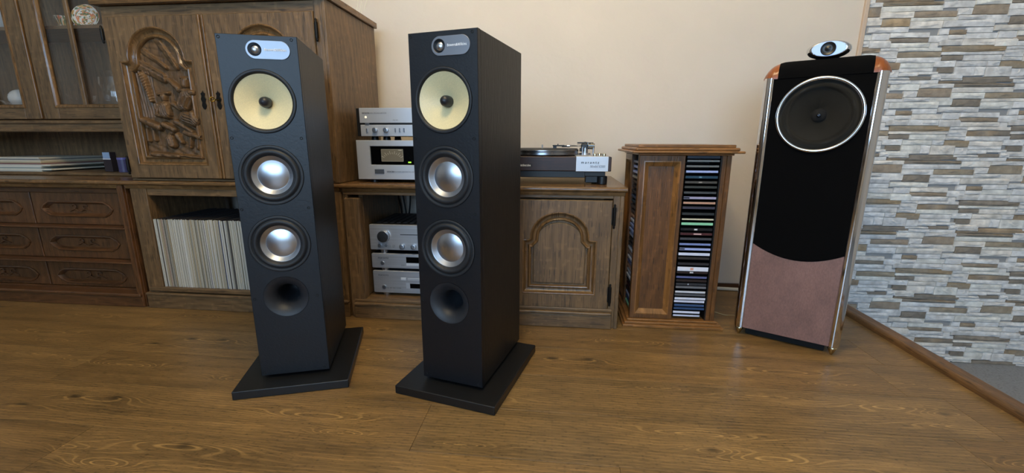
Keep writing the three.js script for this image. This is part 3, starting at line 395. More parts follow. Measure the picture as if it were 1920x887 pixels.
// --- what stands in the display cabinet
{
  const porcelain = std({ color: 0xe9e6df, roughness: 0.18 });
  const flowers = (s) => tex(256, 256, (u, v) => { const n = fbm(u, v, 7, 7, 3, s), m = fbm(u, v, 9, 9, 3, s + 8), o = fbm(u, v, 11, 11, 2, s + 4); let c = [0.92, 0.9, 0.86]; if (n > 0.56) c = [0.86, 0.52, 0.36]; if (m > 0.6) c = [0.83, 0.66, 0.42]; if (o > 0.62) c = [0.42, 0.48, 0.34]; return c; });
  const painted = std({ map: rep(flowers(410), 1.6, 1.6), roughness: 0.2 });
  { const t = local('painted_plate', 'round porcelain plate painted with orange fruit, standing on the upper glazed shelf', 'plate', [-2.305, 1.2735, -2.05], 0.3);
    const rim = latheZ([[0.036, 0.001], [0.042, 0.004], [0.058, 0.008], [0.060, 0.0075], [0.057, 0.004], [0.04, -0.001], [0.0, -0.002]], 0, 0, 0, 40), mid = latheZ([[0.0, 0.0012], [0.036, 0.0013]], 0, 0, 0, 32); const w = mid.attributes.position, uv = mid.attributes.uv; for (let i = 0; i < w.count; i++) uv.setXY(i, w.getX(i) * 8, w.getY(i) * 8);
    for (const g of [rim, mid]) { g.rotateX(-0.25); g.translate(0, 0.0585, 0.012); } part('rim', rim, painted, t, 'white rim'); part('painted_centre', mid, painted, t); part('stand', [tube([[-0.03, 0.003, 0.03], [-0.02, 0.004, 0.0], [-0.02, 0.05, -0.012]], 0.002, 12, 6), tube([[0.03, 0.003, 0.03], [0.02, 0.004, 0.0], [0.02, 0.05, -0.012]], 0.002, 12, 6)], brass, t); }
  { const t = local('painted_cup', 'small white porcelain cup with painted sprigs left of the standing plate', 'cup', [-2.385, 1.2705, -2.0], 0.4);
    const g = lathe([[0, 0.002], [0.018, 0.002], [0.019, 0], [0.021, 0.001], [0.022, 0.01], [0.030, 0.04], [0.033, 0.055], [0.0315, 0.055], [0.028, 0.04], [0.02, 0.008], [0, 0.006]], 32); part('bowl', g, std({ map: rep(flowers(420), 3, 1), roughness: 0.2 }), t); const h = new THREE.TorusGeometry(0.014, 0.0025, 8, 18, Math.PI); h.rotateZ(-Math.PI / 2); h.translate(0.028, 0.03, 0); part('handle', h, porcelain, t); }
  { const t = local('porcelain_jug', 'white porcelain jug behind the left pane on the upper shelf', 'jug', [-2.735, 1.2705, -2.0]); part('body', lathe([[0, 0], [0.03, 0], [0.045, 0.03], [0.04, 0.07], [0.025, 0.095], [0.03, 0.11], [0.027, 0.11], [0.022, 0.095], [0.036, 0.07], [0, 0.005]], 32), porcelain, t); const h = new THREE.TorusGeometry(0.028, 0.004, 8, 18, Math.PI); h.rotateZ(-Math.PI / 2); h.translate(0.034, 0.06, 0); part('handle', h, porcelain, t); }
  { const t = local('white_pot', 'round white ribbed pot lying behind the left glass pane, lower shelf', 'pot', [-2.745, 0.9062, -2.02]); const q = []; for (let i = 0; i <= 24; i++) { const a = -Math.PI / 2 + Math.PI * i / 24; q.push([0.046 * Math.cos(a) * (1 + 0.02 * Math.sin(i * 2.6)), 0.047 + 0.045 * Math.sin(a)]); } const g = lathe(q, 36); part('body', g, porcelain, t); const m = lathe([[0.02, 0], [0.021, 0.004], [0.012, 0.006], [0, 0.006]], 24); m.rotateZ(-1.4); m.translate(0.0455, 0.047, 0); part('mouth', m, blackMatte, t); }
  const spots = [['crystal_decanter', 'tall cut-glass decanter with a round stopper behind the right pane', 'decanter', -2.225, -2.07, [[0, 0.002], [0.042, 0.002], [0.045, 0.01], [0.047, 0.05], [0.04, 0.085], [0.018, 0.12], [0.015, 0.15], [0.022, 0.16], [0.02, 0.161], [0.013, 0.15], [0.016, 0.12], [0.037, 0.085], [0.044, 0.05], [0, 0.012]], 0.022],
    ['crystal_jug', 'wide crystal jug with blue glints at the right of the glazed shelf', 'jug', -2.155, -1.98, [[0, 0.002], [0.035, 0.002], [0.05, 0.03], [0.052, 0.07], [0.04, 0.11], [0.036, 0.14], [0.045, 0.165], [0.044, 0.166], [0.034, 0.14], [0.038, 0.11], [0.049, 0.07], [0.047, 0.03], [0, 0.01]], 0],
    ['crystal_bowl', 'low cut-crystal bowl standing left of the glazing bar', 'bowl', -2.335, -1.97, [[0, 0.002], [0.022, 0.002], [0.024, 0.008], [0.05, 0.035], [0.056, 0.058], [0.054, 0.059], [0.047, 0.037], [0.02, 0.012], [0, 0.01]], 0],
    ['wine_glass', 'stemmed wine glass standing between the decanter and the bowl', 'glass', -2.32, -2.09, [[0, 0.002], [0.03, 0.002], [0.028, 0.004], [0.004, 0.008], [0.0035, 0.07], [0.02, 0.085], [0.033, 0.12], [0.03, 0.155], [0.029, 0.155], [0.032, 0.12], [0.018, 0.087], [0, 0.076]], 0],
    ['tumbler', 'short cut-glass tumbler at the foot of the crystal jug', 'glass', -2.09, -1.93, [[0, 0.002], [0.026, 0.002], [0.03, 0.01], [0.034, 0.075], [0.0325, 0.075], [0.028, 0.012], [0, 0.01]], 0],
    ['glass_dish', 'shallow glass dish behind the left pane below the white pot', 'dish', -2.68, -1.94, [[0, 0.002], [0.02, 0.002], [0.04, 0.02], [0.048, 0.03], [0.046, 0.031], [0.037, 0.022], [0, 0.008]], 0]];
  for (const [n, l, c, x, z, p, stop] of spots) { const t = local(n, l, c, [x, 0.9062, z]); const g = new THREE.LatheGeometry(p.map(([r, y]) => new THREE.Vector2(Math.max(r, 0.00001), y)), 14); part('body', creased(g, 0.2), crystal, t); if (stop) part('stopper', [lathe([[0, 0.155], [0.011, 0.157], [0.006, 0.168], [0.018, 0.178], [0.02, 0.19], [0.012, 0.202], [0, 0.205]], 12)], crystal, t); }
  // niche under the glass doors
  const paper = (c) => std({ color: c, roughness: 0.8 }), cols = [0xcfc9ba, 0x8b8a86, 0xd8cfb9, 0xb7a98c, 0x86605a, 0xd3cdbf, 0xe0dccf, 0x9fa7a3, 0xdedac9, 0xc3c0b4], wd = ['cream', 'grey', 'ivory', 'tan', 'dark pink', 'pale beige', 'white', 'grey-green', 'off-white', 'light grey'], r = rng(61);
  for (let i = 0; i < 10; i++) { const h = 0.0066, y = 0.5942 + i * 0.0069, dx = (r() - 0.5) * 0.012 + (i === 4 ? 0.055 : i === 1 ? 0.05 : 0), g = bx(-2.853 + dx, -2.54 + dx, y, y + h, -2.19 + 0.004, -1.885 + (r() - 0.5) * 0.006, 0.0006, 'x'); solo('record_sleeve', g, paper(cols[9 - i]), `${wd[9 - i]} record sleeve lying flat in the dark niche, ${['lowest', 'second from the bottom', 'third from the bottom', 'fourth from the bottom', 'fifth from the bottom', 'fifth from the top', 'fourth from the top', 'third from the top', 'second from the top', 'topmost'][i]}`, 'record', 'record sleeves lying in the niche'); }
  { const t = thing('blue_card_box', 'small upright box with a pale blue front and white foot in the dark niche', 'box', [-2.21, 0.5945, -1.93]); part('box', [bx(-2.232, -2.188, 0.5945, 0.69, -1.95, -1.92, 0.002)], paper(0x2a2024), t); part('blue_panel', [bx(-2.229, -2.191, 0.66, 0.689, -1.9202, -1.9195, 0)], paper(0x8fa6c4), t); part('white_strip', [bx(-2.231, -2.189, 0.654, 0.659, -1.9202, -1.919, 0)], paper(0xd8d8de), t); }
  { const t = thing('purple_tin', 'small purple tin in the niche beside the lower hinge', 'tin', [-2.12, 0.594, -1.92]); part('tin', [cyl(0.024, 0.024, 0.06, -2.12, 0.5945, -1.92, 24)], std({ color: 0x4a4668, roughness: 0.35 }), t); part('lid', [cyl(0.025, 0.025, 0.01, -2.12, 0.6545, -1.92, 24)], std({ color: 0x6a66a0, roughness: 0.3 }), t); }
}
// --- the upright records
{
  const r = rng(88), pal = [[0xd6cfbd, 'cream'], [0xbdb8aa, 'light grey'], [0xe0dcd0, 'off-white'], [0xc4b394, 'tan'], [0xa8a294, 'grey'], [0xcabfa5, 'beige'], [0x5b5650, 'dark grey'], [0xd9d4c8, 'ivory'], [0x87816f, 'olive grey'], [0x555d74, 'slate blue'], [0xb99f8f, 'pinkish'], [0xe6e4dd, 'white']];
  const mats = pal.map(([c]) => std({ color: new THREE.Color(c).multiplyScalar(0.72), roughness: 0.75 })), cover = [0x24242a, 0x33302e, 0x1e2026, 0x3d3330, 0x2b3038].map((c) => std({ color: c, roughness: 0.6 })), base = new THREE.BoxGeometry(1, 0.312, 0.309), front = new THREE.BoxGeometry(1, 0.312, 0.003); base.translate(0, 0.156, -0.1575); front.translate(0, 0.156, -0.0015);
  let x = -1.7545, i = 0; const words = ['first', 'second', 'third', 'fourth', 'fifth', 'sixth', 'seventh', 'eighth', 'ninth', 'tenth'], tens = ['', '', 'twenty', 'thirty', 'forty', 'fifty', 'sixty', 'seventy', 'eighty', 'ninety'];
  const teens = ['tenth', 'eleventh', 'twelfth', 'thirteenth', 'fourteenth', 'fifteenth', 'sixteenth', 'seventeenth', 'eighteenth', 'nineteenth'];
  var ordinal = (n) => { const h = n >= 100 ? 'hundred and ' : '', m = n % 100; if (n === 100) return 'hundredth'; return h + (m < 10 ? words[m - 1] : m < 20 ? teens[m - 10] : m % 10 ? tens[Math.floor(m / 10)] + '-' + words[m % 10 - 1] : tens[Math.floor(m / 10)].replace(/y$/, 'ieth')); };
  while (x < -1.262) {
    const w = r() < 0.12 ? 0.007 : 0.0032 + r() * 0.0022, k = r() < 0.1 ? [6, 8, 9, 10][Math.floor(r() * 4)] : [0, 1, 2, 3, 4, 5, 7, 11][Math.floor(r() * 8)];
    const m = shadows(new THREE.Mesh(base, cover[Math.floor(r() * 5)])), sp = shadows(new THREE.Mesh(front, mats[k])); sp.name = 'spine'; m.add(sp); m.name = numbered('record_sleeve'); m.scale.x = w; m.position.set(x + w / 2, 0.1002, -1.668 - r() * 0.006); m.scale.y = 0.985 + r() * 0.015; scene.add(m);
    i++; m.userData = { label: `${pal[k][1]} record spine upright in the open low compartment, ${ordinal(i)} from its left end`, category: 'record', group: 'records upright in the open compartment' };
    x += w + 0.0003 + r() * 0.0006;
  }
}
// ------------------------------------------------------------------ the two black tower loudspeakers
function towerSpeaker(label, at, turn) { // own axes: x across the front from its left edge, z = 0 at the front, y = 0 on the floor
  const t = local('tower_loudspeaker', label, 'loudspeaker', at, turn), W = 0.198, H = 0.985, Y = 0.037, cx = W / 2, dz = 0.34;
  part('plinth', [bx(cx - 0.163, cx + 0.163, 0.0, 0.0275, -0.335, 0.062, 0.003)], blackPlastic, t);
  part('spacer', [bx(0.018, W - 0.018, 0.0274, Y + 0.001, -dz + 0.02, -0.03, 0.001)], blackMatte, t);
  part('cabinet', [bx(0, 0.018, Y, Y + H, -dz, -0.0185, 0.0012), bx(W - 0.018, W, Y, Y + H, -dz, -0.0185, 0.0012), bx(0.018, W - 0.018, Y + H - 0.018, Y + H, -dz, -0.0185, 0.0008, 'x'), bx(0.018, W - 0.018, Y, Y + 0.018, -dz, -0.0185, 0.0008, 'x'), bx(0.018, W - 0.018, Y + 0.018, Y + H - 0.018, -dz, -dz + 0.018, 0)], ash, t);
  const dx = 0.0965, yM = 0.853, yA = 0.653, yB = 0.453, yP = 0.290;
  const s = shape([[0, Y], [W, Y], [W, Y + H], [0, Y + H]]); for (const [y, r] of [[yM, 0.0835], [yA, 0.0835], [yB, 0.0835], [yP, 0.0622], [0.986, 0.017]]) { const p = new THREE.Path(); p.absarc(y > 0.9 ? 0.0915 : dx, y, r, 0, Math.PI * 2, true); s.holes.push(p); }
  part('front_baffle', [ext(s, -0.0185, 0, 0.0012, 'y', 36)], baffle, t);
  // tweeter plate
  const pl = new THREE.Shape(), px0 = 0.0695, px1 = 0.1785, py = 0.9855, pr = 0.0235; pl.absarc(px1 - pr, py, pr, -Math.PI / 2, Math.PI / 2, false); pl.absarc(px0 + pr, py, pr, Math.PI / 2, Math.PI * 1.5, false); const hole = new THREE.Path(); hole.absarc(0.0915, 0.986, 0.0165, 0, Math.PI * 2, true); pl.holes.push(hole);
  const pt = part('tweeter_plate', [ext(pl, 0.0, 0.0026, 0.0006, 'x', 24)], plateMetal, t);
  part('tweeter_surround', [latheZ([[0.0168, 0.0026], [0.0165, 0.001], [0.0135, -0.004], [0.0122, -0.0045]], 0.0915, 0.986, 0, 32)], blackPlastic, pt);
  { const q = []; for (let i = 0; i <= 8; i++) { const a = i / 8 * 1.25; q.push([0.0127 * Math.sin(1.25 - a) / Math.sin(1.25), -0.0045 + 0.008 * (Math.cos(1.25 - a) - Math.cos(1.25)) / (1 - Math.cos(1.25))]); } part('tweeter_dome', [latheZ(q, 0.0915, 0.986, 0, 32)], aluCone, pt); }
  { const [g, m] = print(0.056, 0.012, 0.1425, 0.986, 0.0031, (c, w, h) => { c.fillStyle = '#f4f6fa'; c.font = 'bold ' + h * 0.72 + 'px sans-serif'; c.textAlign = 'center'; c.textBaseline = 'middle'; c.fillText('Bowers&Wilkins', w / 2, h / 2, w * 0.98); }); part('print', g, m, pt); }
  // midrange with a woven cone
  const mid = part('midrange', [latheZ([[0.0838, 0.0012], [0.083, 0.0028], [0.079, 0.0032], [0.0755, 0.0016], [0.0745, -0.003], [0.0730, -0.0045]], dx, yM, 0, 56)], rubber, t);
  { const q = [[0.0733, -0.0045]]; for (let i = 1; i <= 8; i++) { const f = i / 8; q.push([lerp(0.0733, 0.014, f), -0.0045 - 0.028 * Math.pow(f, 1.12)]); } const g = latheZ(q, 0, 0, 0, 56), p = g.attributes.position, uv = g.attributes.uv; for (let i = 0; i < p.count; i++) uv.setXY(i, p.getX(i) * 6, p.getY(i) * 6); g.translate(dx, yM, 0); part('woven_cone', g, kevlar, mid, 'yellow woven cone'); }
  part('phase_plug', [latheZ([[0.0145, -0.034], [0.0150, -0.02], [0.0140, -0.010], [0.0105, -0.003], [0.005, 0.0005], [0, 0.0012]], dx, yM, 0, 28)], std({ color: 0x1e1f24, roughness: 0.4 }), mid);
  // two bass drivers
  for (const y of [yA, yB]) {
    const b = part('woofer', [latheZ([[0.0838, 0.0012], [0.083, 0.0026], [0.0775, 0.003], [0.0755, 0.001], [0.0745, -0.002], [0.0725, 0.0022], [0.0685, 0.0048], [0.0635, 0.0052], [0.0595, 0.0022], [0.0575, -0.003], [0.0562, -0.0054], [0.0535, -0.0056]], dx, y, 0, 56)], rubber, t);
    part('cone', [latheZ([[0.0545, -0.0052], [0.0532, -0.0058], [0.0425, -0.0150], [0.0415, -0.0148]], dx, y, 0, 56)], aluRing, b);
    const q = [[0.0425, -0.0151]]; for (let i = 1; i <= 10; i++) { const f = i / 10; q.push([0.0425 * (1 - f), -0.0151 + 0.0075 * (1 - (1 - f) * (1 - f))]); } part('dust_cap', [latheZ(q, dx, y, 0, 48)], aluCone, b);
  }
  part('bass_port', [latheZ([[0.0625, 0.0004], [0.062, 0.0004], [0.055, -0.002], [0.046, -0.007], [0.037, -0.016], [0.031, -0.028], [0.0285, -0.045], [0.0285, -0.12], [0, -0.121]], dx, yP, 0, 48)], std({ color: 0x222429, roughness: 0.5 }), t);
  for (const [x, y] of [[0.008, 1.0135], [0.184, 1.0135], [0.008, 0.756], [0.184, 0.756], [0.008, 0.558], [0.184, 0.558], [0.010, 0.288], [0.184, 0.288], [0.010, 0.047], [0.184, 0.047]]) part('grille_socket', [latheZ([[0.0042, 0.0001], [0.004, 0.0009], [0.0028, 0.001], [0.0024, -0.0004], [0, -0.0005]], x, y, 0, 14)], blackMatte, t);
  return t;
}
towerSpeaker('left black tower loudspeaker, in front of the carved doors, its tweeter plate shining', [-0.894, 0, -1.110], 18.4 * D);
towerSpeaker('black tower loudspeaker in the middle, in front of the low cabinet and beside the turntable', [-0.395, 0, -1.165], -13.7 * D);

// ------------------------------------------------------------------ the large loudspeaker on the right
{
  const t = local('floorstanding_loudspeaker', 'large loudspeaker with chrome corner columns, black cloth front and reddish wood lower panel', 'loudspeaker', [0.865, 0, -1.588], -29.7 * D), h2 = 0.147;
  // body: plan view tapers to the back
  const pts = [[-0.145, -0.045], [0.145, -0.045], [0.15, -0.06], [0.13, -0.26], [0.09, -0.37], [-0.09, -0.37], [-0.13, -0.26], [-0.15, -0.06]], bs = shape(pts.map(([x, z]) => [x, -z])), bg = new THREE.ExtrudeGeometry(bs, { depth: 0.945, bevelEnabled: false }); bg.rotateX(-Math.PI / 2); bg.scale(1, 1, 1); bg.translate(0, 0.034, 0);
  part('body', grain(bg, 'y'), cherry, t);
  const arc = (s, y0, y1) => { const n = 16, o = []; for (let i = 0; i <= n; i++) { const x = -0.138 + 0.276 * i / n; o.push([x, 0.374 - 0.044 * (1 - ((x - 0.006) / 0.142) ** 2)]); } return o; };
  const A = arc();
  part('lower_panel', [ext(shape([[-0.1385, 0.033], [0.1385, 0.033], ...A.slice().reverse()]), -0.03, 0.0, 0.001)], cherry, t);
  const ringC = [0.004, 0.838];
  { const s = shape([...A, [0.138, 0.962], [-0.138, 0.962]]); const p = new THREE.Path(); p.absarc(ringC[0], ringC[1], 0.112, 0, Math.PI * 2, true); s.holes.push(p); part('cloth_front', [ext(s, -0.03, 0.0015, 0.001, 'y', 40)], cloth, t); }
  // top: rounded over at the front and the sides, cloth in the middle, wood at the corners
  const frontEdge = (x) => { const e = Math.abs(x) - 0.142; return e > 0 ? 0.006 - 34 * e * e : 0.004; };
  const round = (f) => Math.sqrt(Math.max(0, 1 - (1 - clamp(f)) ** 2));
  const dome = (xa, xb, nx, lift) => {
    const nz = 26, P = [], at = (i, j) => { const x = lerp(xa, xb, i / nx), z1 = frontEdge(x), f = (j - 1) / (nz - 1), z = lerp(z1, -0.37, f * f * 0.6 + f * 0.4); if (j === 0) return [x, 0.962, z1]; return [x * (1 - 0.25 * sst(0.1, 0.37, -z)), 0.966 + lift + 0.056 * round((0.1745 - Math.abs(x)) / 0.07) * round((z1 - z + 0.0012) / 0.06) * (1 - 0.25 * sst(0.15, 0.37, -z)), z]; };
    for (let i = 0; i < nx; i++) for (let j = 0; j < nz; j++) { const A = at(i, j), B = at(i + 1, j), C = at(i + 1, j + 1), E = at(i, j + 1); P.push(...A, ...B, ...C, ...A, ...C, ...E); }
    const g = new THREE.BufferGeometry(); g.setAttribute('position', new THREE.BufferAttribute(new Float32Array(P), 3)); g.computeVertexNormals(); g.setAttribute('uv', new THREE.BufferAttribute(new Float32Array(P.length / 3 * 2), 2)); return grain(creased(g, 0.9), 'z');
  };
  part('cloth_top', dome(-0.1285, 0.1285, 20, 0.001), cloth, t);
  part('wood_corner', dome(-0.1735, -0.128, 12, 0), cherryCap, t, 'orange-brown wooden corner'); part('wood_corner', dome(0.128, 0.1735, 12, 0), cherryCap, t, 'orange-brown wooden corner');
  for (const s of [-1, 1]) { // half-round chrome column at each front corner
    const c = new THREE.Shape(); const k = s; const q = [[0.1375, -0.022], [0.1375, 0.0], [0.1405, 0.0045], [0.146, 0.0060], [0.152, 0.0050], [0.158, 0.0015], [0.1635, -0.004], [0.168, -0.0115], [0.1705, -0.02], [0.171, -0.03], [0.1695, -0.06], [0.166, -0.095], [0.145, -0.095]];
    const g = new THREE.ExtrudeGeometry(shape(q.map(([x, z]) => [k * x, z])), { depth: 0.933, bevelEnabled: false }); g.rotateX(Math.PI / 2); g.scale(1, 1, 1); g.translate(0, 0.966, 0); part('chrome_column', creased(g, 0.75), chrome, t);
    const f = part('foot', [lathe([[0, 0], [0.004, 0], [0.012, 0.02], [0.0165, 0.0335], [0, 0.034]], 24).translate(s * 0.150, 0, -0.014)], std({ color: 0xb9a988, roughness: 0.2, metalness: 1 }), t); f.castShadow = true;
    part('foot', [lathe([[0, 0], [0.004, 0], [0.012, 0.02], [0.0165, 0.0335], [0, 0.034]], 24).translate(s * 0.095, 0, -0.33)], std({ color: 0xb9a988, roughness: 0.2, metalness: 1 }), t);
  }
  // woofer behind cloth mesh
  const w = part('woofer', [latheZ([[0.1135, 0.001], [0.106, -0.004], [0.100, 0.003], [0.092, 0.004], [0.086, -0.004], [0.082, -0.008], [0.03, -0.034], [0.022, -0.036]], ringC[0], ringC[1], 0, 64)], std({ color: 0x17150f, roughness: 0.62, bumpMap: cloth.bumpMap, bumpScale: 0.0003 }), t);
  part('dust_cap', [latheZ([[0.0225, -0.036], [0.02, -0.031], [0.013, -0.026], [0, -0.023]], ringC[0], ringC[1], 0, 32)], blackMatte, w); part('centre_boss', [latheZ([[0.0065, -0.026], [0.0062, -0.0195], [0.004, -0.018], [0.0015, -0.0185], [0, -0.019]], ringC[0], ringC[1], 0, 20)], std({ color: 0x2b2d33, roughness: 0.15, metalness: 0.6 }), w);
  part('chrome_ring', [latheZ([[0.1255, 0.0012], [0.1254, 0.004], [0.1242, 0.0075], [0.1222, 0.0102], [0.1195, 0.0117], [0.1168, 0.0113], [0.1142, 0.0094], [0.1122, 0.006], [0.1108, 0.002], [0.1098, -0.004], [0.1095, -0.008]], ringC[0], ringC[1], 0, 80)], chrome, t);
  part('base', [bx(-0.128, 0.128, 0.003, 0.034, -0.30, -0.022, 0.002)], blackMatte, t);
  // tweeter pod on top
  const px = 0.0028, py = 1.0505, pz = -0.06;
  { const g = new THREE.SphereGeometry(1, 48, 28); const p = g.attributes.position; for (let i = 0; i < p.count; i++) { let x = p.getX(i), y = p.getY(i), z = p.getZ(i); p.setXYZ(i, x * 0.0625, y * 0.0295, Math.min(z * 0.055, 0.030)); } g.computeVertexNormals(); g.translate(px, py, pz); const m = part('tweeter_pod', g, chrome, t);
    const e = new THREE.Shape(); e.absellipse(0, 0, 0.047, 0.0235, 0, Math.PI * 2); const h = new THREE.Path(); h.absarc(-0.001, 0, 0.0195, 0, Math.PI * 2, true); e.holes.push(h); const fg = ext(e, 0, 0.002, 0.0006, 'x', 40); fg.translate(px, py, pz + 0.0300); part('face_plate', fg, std({ color: 0xa9b2c8, roughness: 0.4, metalness: 0.8 }), m);
    part('tweeter_grille', [latheZ([[0.0215, 0.0315], [0.021, 0.0352], [0.0195, 0.0356], [0.018, 0.034], [0.012, 0.0322], [0.008, 0.0326], [0.004, 0.0345], [0, 0.035]], px - 0.001, py, pz, 40)], std({ color: 0x101010, roughness: 0.35 }), m);
    part('stalk', [cyl(0.018, 0.016, 0.012, px, 1.0155, pz - 0.005, 20)], blackPlastic, m); }
}

// ------------------------------------------------------------------ hi-fi on and in the cabinet
const ink = '#4a4d55';
const textAt = (c, s, x, y, px, col = ink, w = 'bold ', f = 'sans-serif', max) => { c.fillStyle = col; c.font = w + px + 'px ' + f; c.textBaseline = 'middle'; c.textAlign = 'left'; c.fillText(s, x, y, max); };
const knob = (x, y, z, r, d) => latheZ([[r, 0], [r, d * 0.8], [r * 0.92, d], [r * 0.3, d * 0.96], [0, d * 0.96]], x, y, z, 28);
{ // pre-amplifier
  const x0 = -0.822, x1 = -0.39, z = -1.735, t = thing('preamplifier', 'slim silver preamplifier with two round knobs, stacked on the meter amplifier', 'amplifier', [(x0 + x1) / 2, 0.752, -1.88]);
  part('casing', [bx(x0, x1, 0.767, 0.878, -2.06, z - 0.001, 0.002, 'x')], blackPlastic, t);
  part('upper_fascia', [bx(x0 + 0.017, x1 - 0.002, 0.8195, 0.8785, z - 0.004, z + 0.008, 0.0015, 'x')], silverPaint, t); part('lower_fascia', [bx(x0 + 0.019, x1 - 0.002, 0.767, 0.8125, z - 0.004, z + 0.008, 0.0015, 'x')], silverPaint, t);
  part('power_button', [bx(-0.782, -0.766, 0.8115, 0.8195, z, z + 0.011, 0.001)], aluRing, t);
  part('indicator_lamp', [latheZ([[0.0045, 0], [0.004, 0.002], [0, 0.0028]], -0.778, 0.842, z + 0.008, 16)], std({ color: 0xfff0d0, emissive: 0xfff0d0, emissiveIntensity: 0.8 }), t);
  for (const x of [-0.740, -0.694]) part('knob', [knob(x, 0.791, z + 0.008, 0.0105, 0.013)], aluRing, t);
  part('slide_switch', [bx(-0.778, -0.772, 0.783, 0.798, z + 0.0075, z + 0.014, 0.001)], aluRing, t); for (const x of [-0.655, -0.637, -0.619, -0.58, -0.55]) part('lever_switch', [bx(x - 0.002, x + 0.002, 0.783, 0.799, z + 0.0075, z + 0.015, 0.001)], std({ color: 0x8b8f98, roughness: 0.3, metalness: 0.9 }), t);
  { const [g, m] = print(0.16, 0.05, -0.715, 0.848, z + 0.0083, (c, w, h) => { textAt(c, 'DENON', 8, h * 0.3, h * 0.17); textAt(c, 'STEREO PRE-MAIN AMPLIFIER', w * 0.2, h * 0.3, h * 0.11, '#777b84', ''); textAt(c, 'PRA-1001', w * 0.82, h * 0.86, h * 0.1, '#777b84', ''); }); part('print', g, m, t); }
  for (const x of [-0.766, -0.715, -0.45]) part('foot', [cyl(0.016, 0.014, 0.0165, x, 0.7512, -1.78, 20)], blackPlastic, t); part('foot', [cyl(0.016, 0.014, 0.0165, -0.75, 0.7512, -2.0, 20)], blackPlastic, t); part('foot', [cyl(0.016, 0.014, 0.0165, -0.45, 0.7512, -2.0, 20)], blackPlastic, t);
}
{ // power amplifier with meters
  const x0 = -0.824, x1 = -0.39, z = -1.728, t = thing('power_amplifier', 'tall silver power amplifier with a black window and pointer meter on the oak top', 'amplifier', [(x0 + x1) / 2, 0.579, -1.88]);
  part('casing', [bx(x0 + 0.002, x1, 0.592, 0.748, -2.07, z - 0.001, 0.002, 'x')], blackPlastic, t);
  const s = shape([[x0, 0.592], [x1, 0.592], [x1, 0.751], [x0, 0.751]]); s.holes.push(new THREE.Path([[-0.767, 0.652], [-0.44, 0.652], [-0.44, 0.727], [-0.767, 0.727]].map(([a, b]) => new THREE.Vector2(a, b))));
  part('fascia', [ext(s, z - 0.004, z + 0.009, 0.0015, 'x')], silverPaint, t);
  const w = part('meter_window', [bx(-0.769, -0.438, 0.650, 0.729, z - 0.006, z + 0.002, 0)], darkWindow, t);
  for (const [k, xa] of [[0, -0.721], [1, -0.57]]) { const [g, m] = print(0.093, 0.050, xa + 0.0465, 0.6905, z + 0.0024, (c, W, H) => { c.fillStyle = '#6f6653'; c.fillRect(0, 0, W, H); c.strokeStyle = '#efe6cf'; c.lineWidth = 2; c.strokeRect(3, 3, W - 6, H - 6); c.lineWidth = W / 120; for (let i = 0; i <= 10; i++) { const a = Math.PI * (0.82 - 0.64 * i / 10), r0 = H * 0.62, r1 = H * (i % 2 ? 0.76 : 0.88); c.beginPath(); c.moveTo(W / 2 + Math.cos(a) * r0 * 1.3, H * 1.02 - Math.sin(a) * r0); c.lineTo(W / 2 + Math.cos(a) * r1 * 1.3, H * 1.02 - Math.sin(a) * r1); c.stroke(); } c.font = H * 0.09 + 'px sans-serif'; c.fillStyle = '#f4ecd8'; c.fillText('POWER', W * 0.78, H * 0.12); }, 384); part('meter_scale', g, m, w); part('pointer', [tube([[xa + 0.046, 0.667, z + 0.0028], [xa + 0.018, 0.704, z + 0.0028]], 0.0006, 2, 5)], std({ color: 0xd9b49a, roughness: 0.5 }), w); }
  part('indicator_lamp', [bx(-0.6085, -0.596, 0.660, 0.665, z + 0.0015, z + 0.003, 0)], std({ color: 0x9fd84a, emissive: 0x9fe03a, emissiveIntensity: 1.2 }), w);
  part('power_switch', [bx(-0.75, -0.71, 0.616, 0.634, z + 0.008, z + 0.013, 0.001)], std({ color: 0x80868f, roughness: 0.35, metalness: 0.8 }), t);
  { const [g, m] = print(0.12, 0.012, -0.64, 0.624, z + 0.0093, (c, W, H) => { textAt(c, 'DENON', 4, H / 2, H * 0.72); textAt(c, 'STEREO POWER AMPLIFIER POA-1001', W * 0.19, H / 2, H * 0.5, '#777b84', '', 'sans-serif', W * 0.8); }); part('print', g, m, t); }
  for (const [x, zz] of [[-0.77, -1.76], [-0.45, -1.76], [-0.77, -2.02], [-0.45, -2.02]]) part('foot', [cyl(0.018, 0.016, 0.0132, x, 0.5792, zz, 20)], blackPlastic, t);
}
function hifi(name, label, y0, y1, z, foot, more) { // a unit in the open bay
  const x0 = -0.787, x1 = -0.345, t = thing(name, label, 'audio unit', [(x0 + x1) / 2, y0 - foot, -1.86]);
  part('casing', [bx(x0 + 0.002, x1 - 0.002, y0 + 0.001, y1 - 0.001, -2.0, z, 0.002, 'x')], blackPlastic, t);
  const c = new THREE.Shape(), r = 0.006; c.moveTo(x0 + r, y0); c.lineTo(x1 - r, y0); c.quadraticCurveTo(x1, y0, x1, y0 + r); c.lineTo(x1, y1 - r); c.quadraticCurveTo(x1, y1, x1 - r, y1); c.lineTo(x0 + r, y1); c.quadraticCurveTo(x0, y1, x0, y1 - r); c.lineTo(x0, y0 + r); c.quadraticCurveTo(x0, y0, x0 + r, y0);
  part('fascia', [ext(c, z - 0.003, z + 0.012, 0.002, 'x')], brushed, t);
  for (const [x, zz] of [[-0.735, -1.73], [-0.4, -1.73], [-0.735, -1.95], [-0.4, -1.95]]) part('foot', [cyl(0.016, 0.018, foot, x, y0 - foot + 0.0002, zz, 18)], aluRing, t);
  more(t, z + 0.012); return t;
}
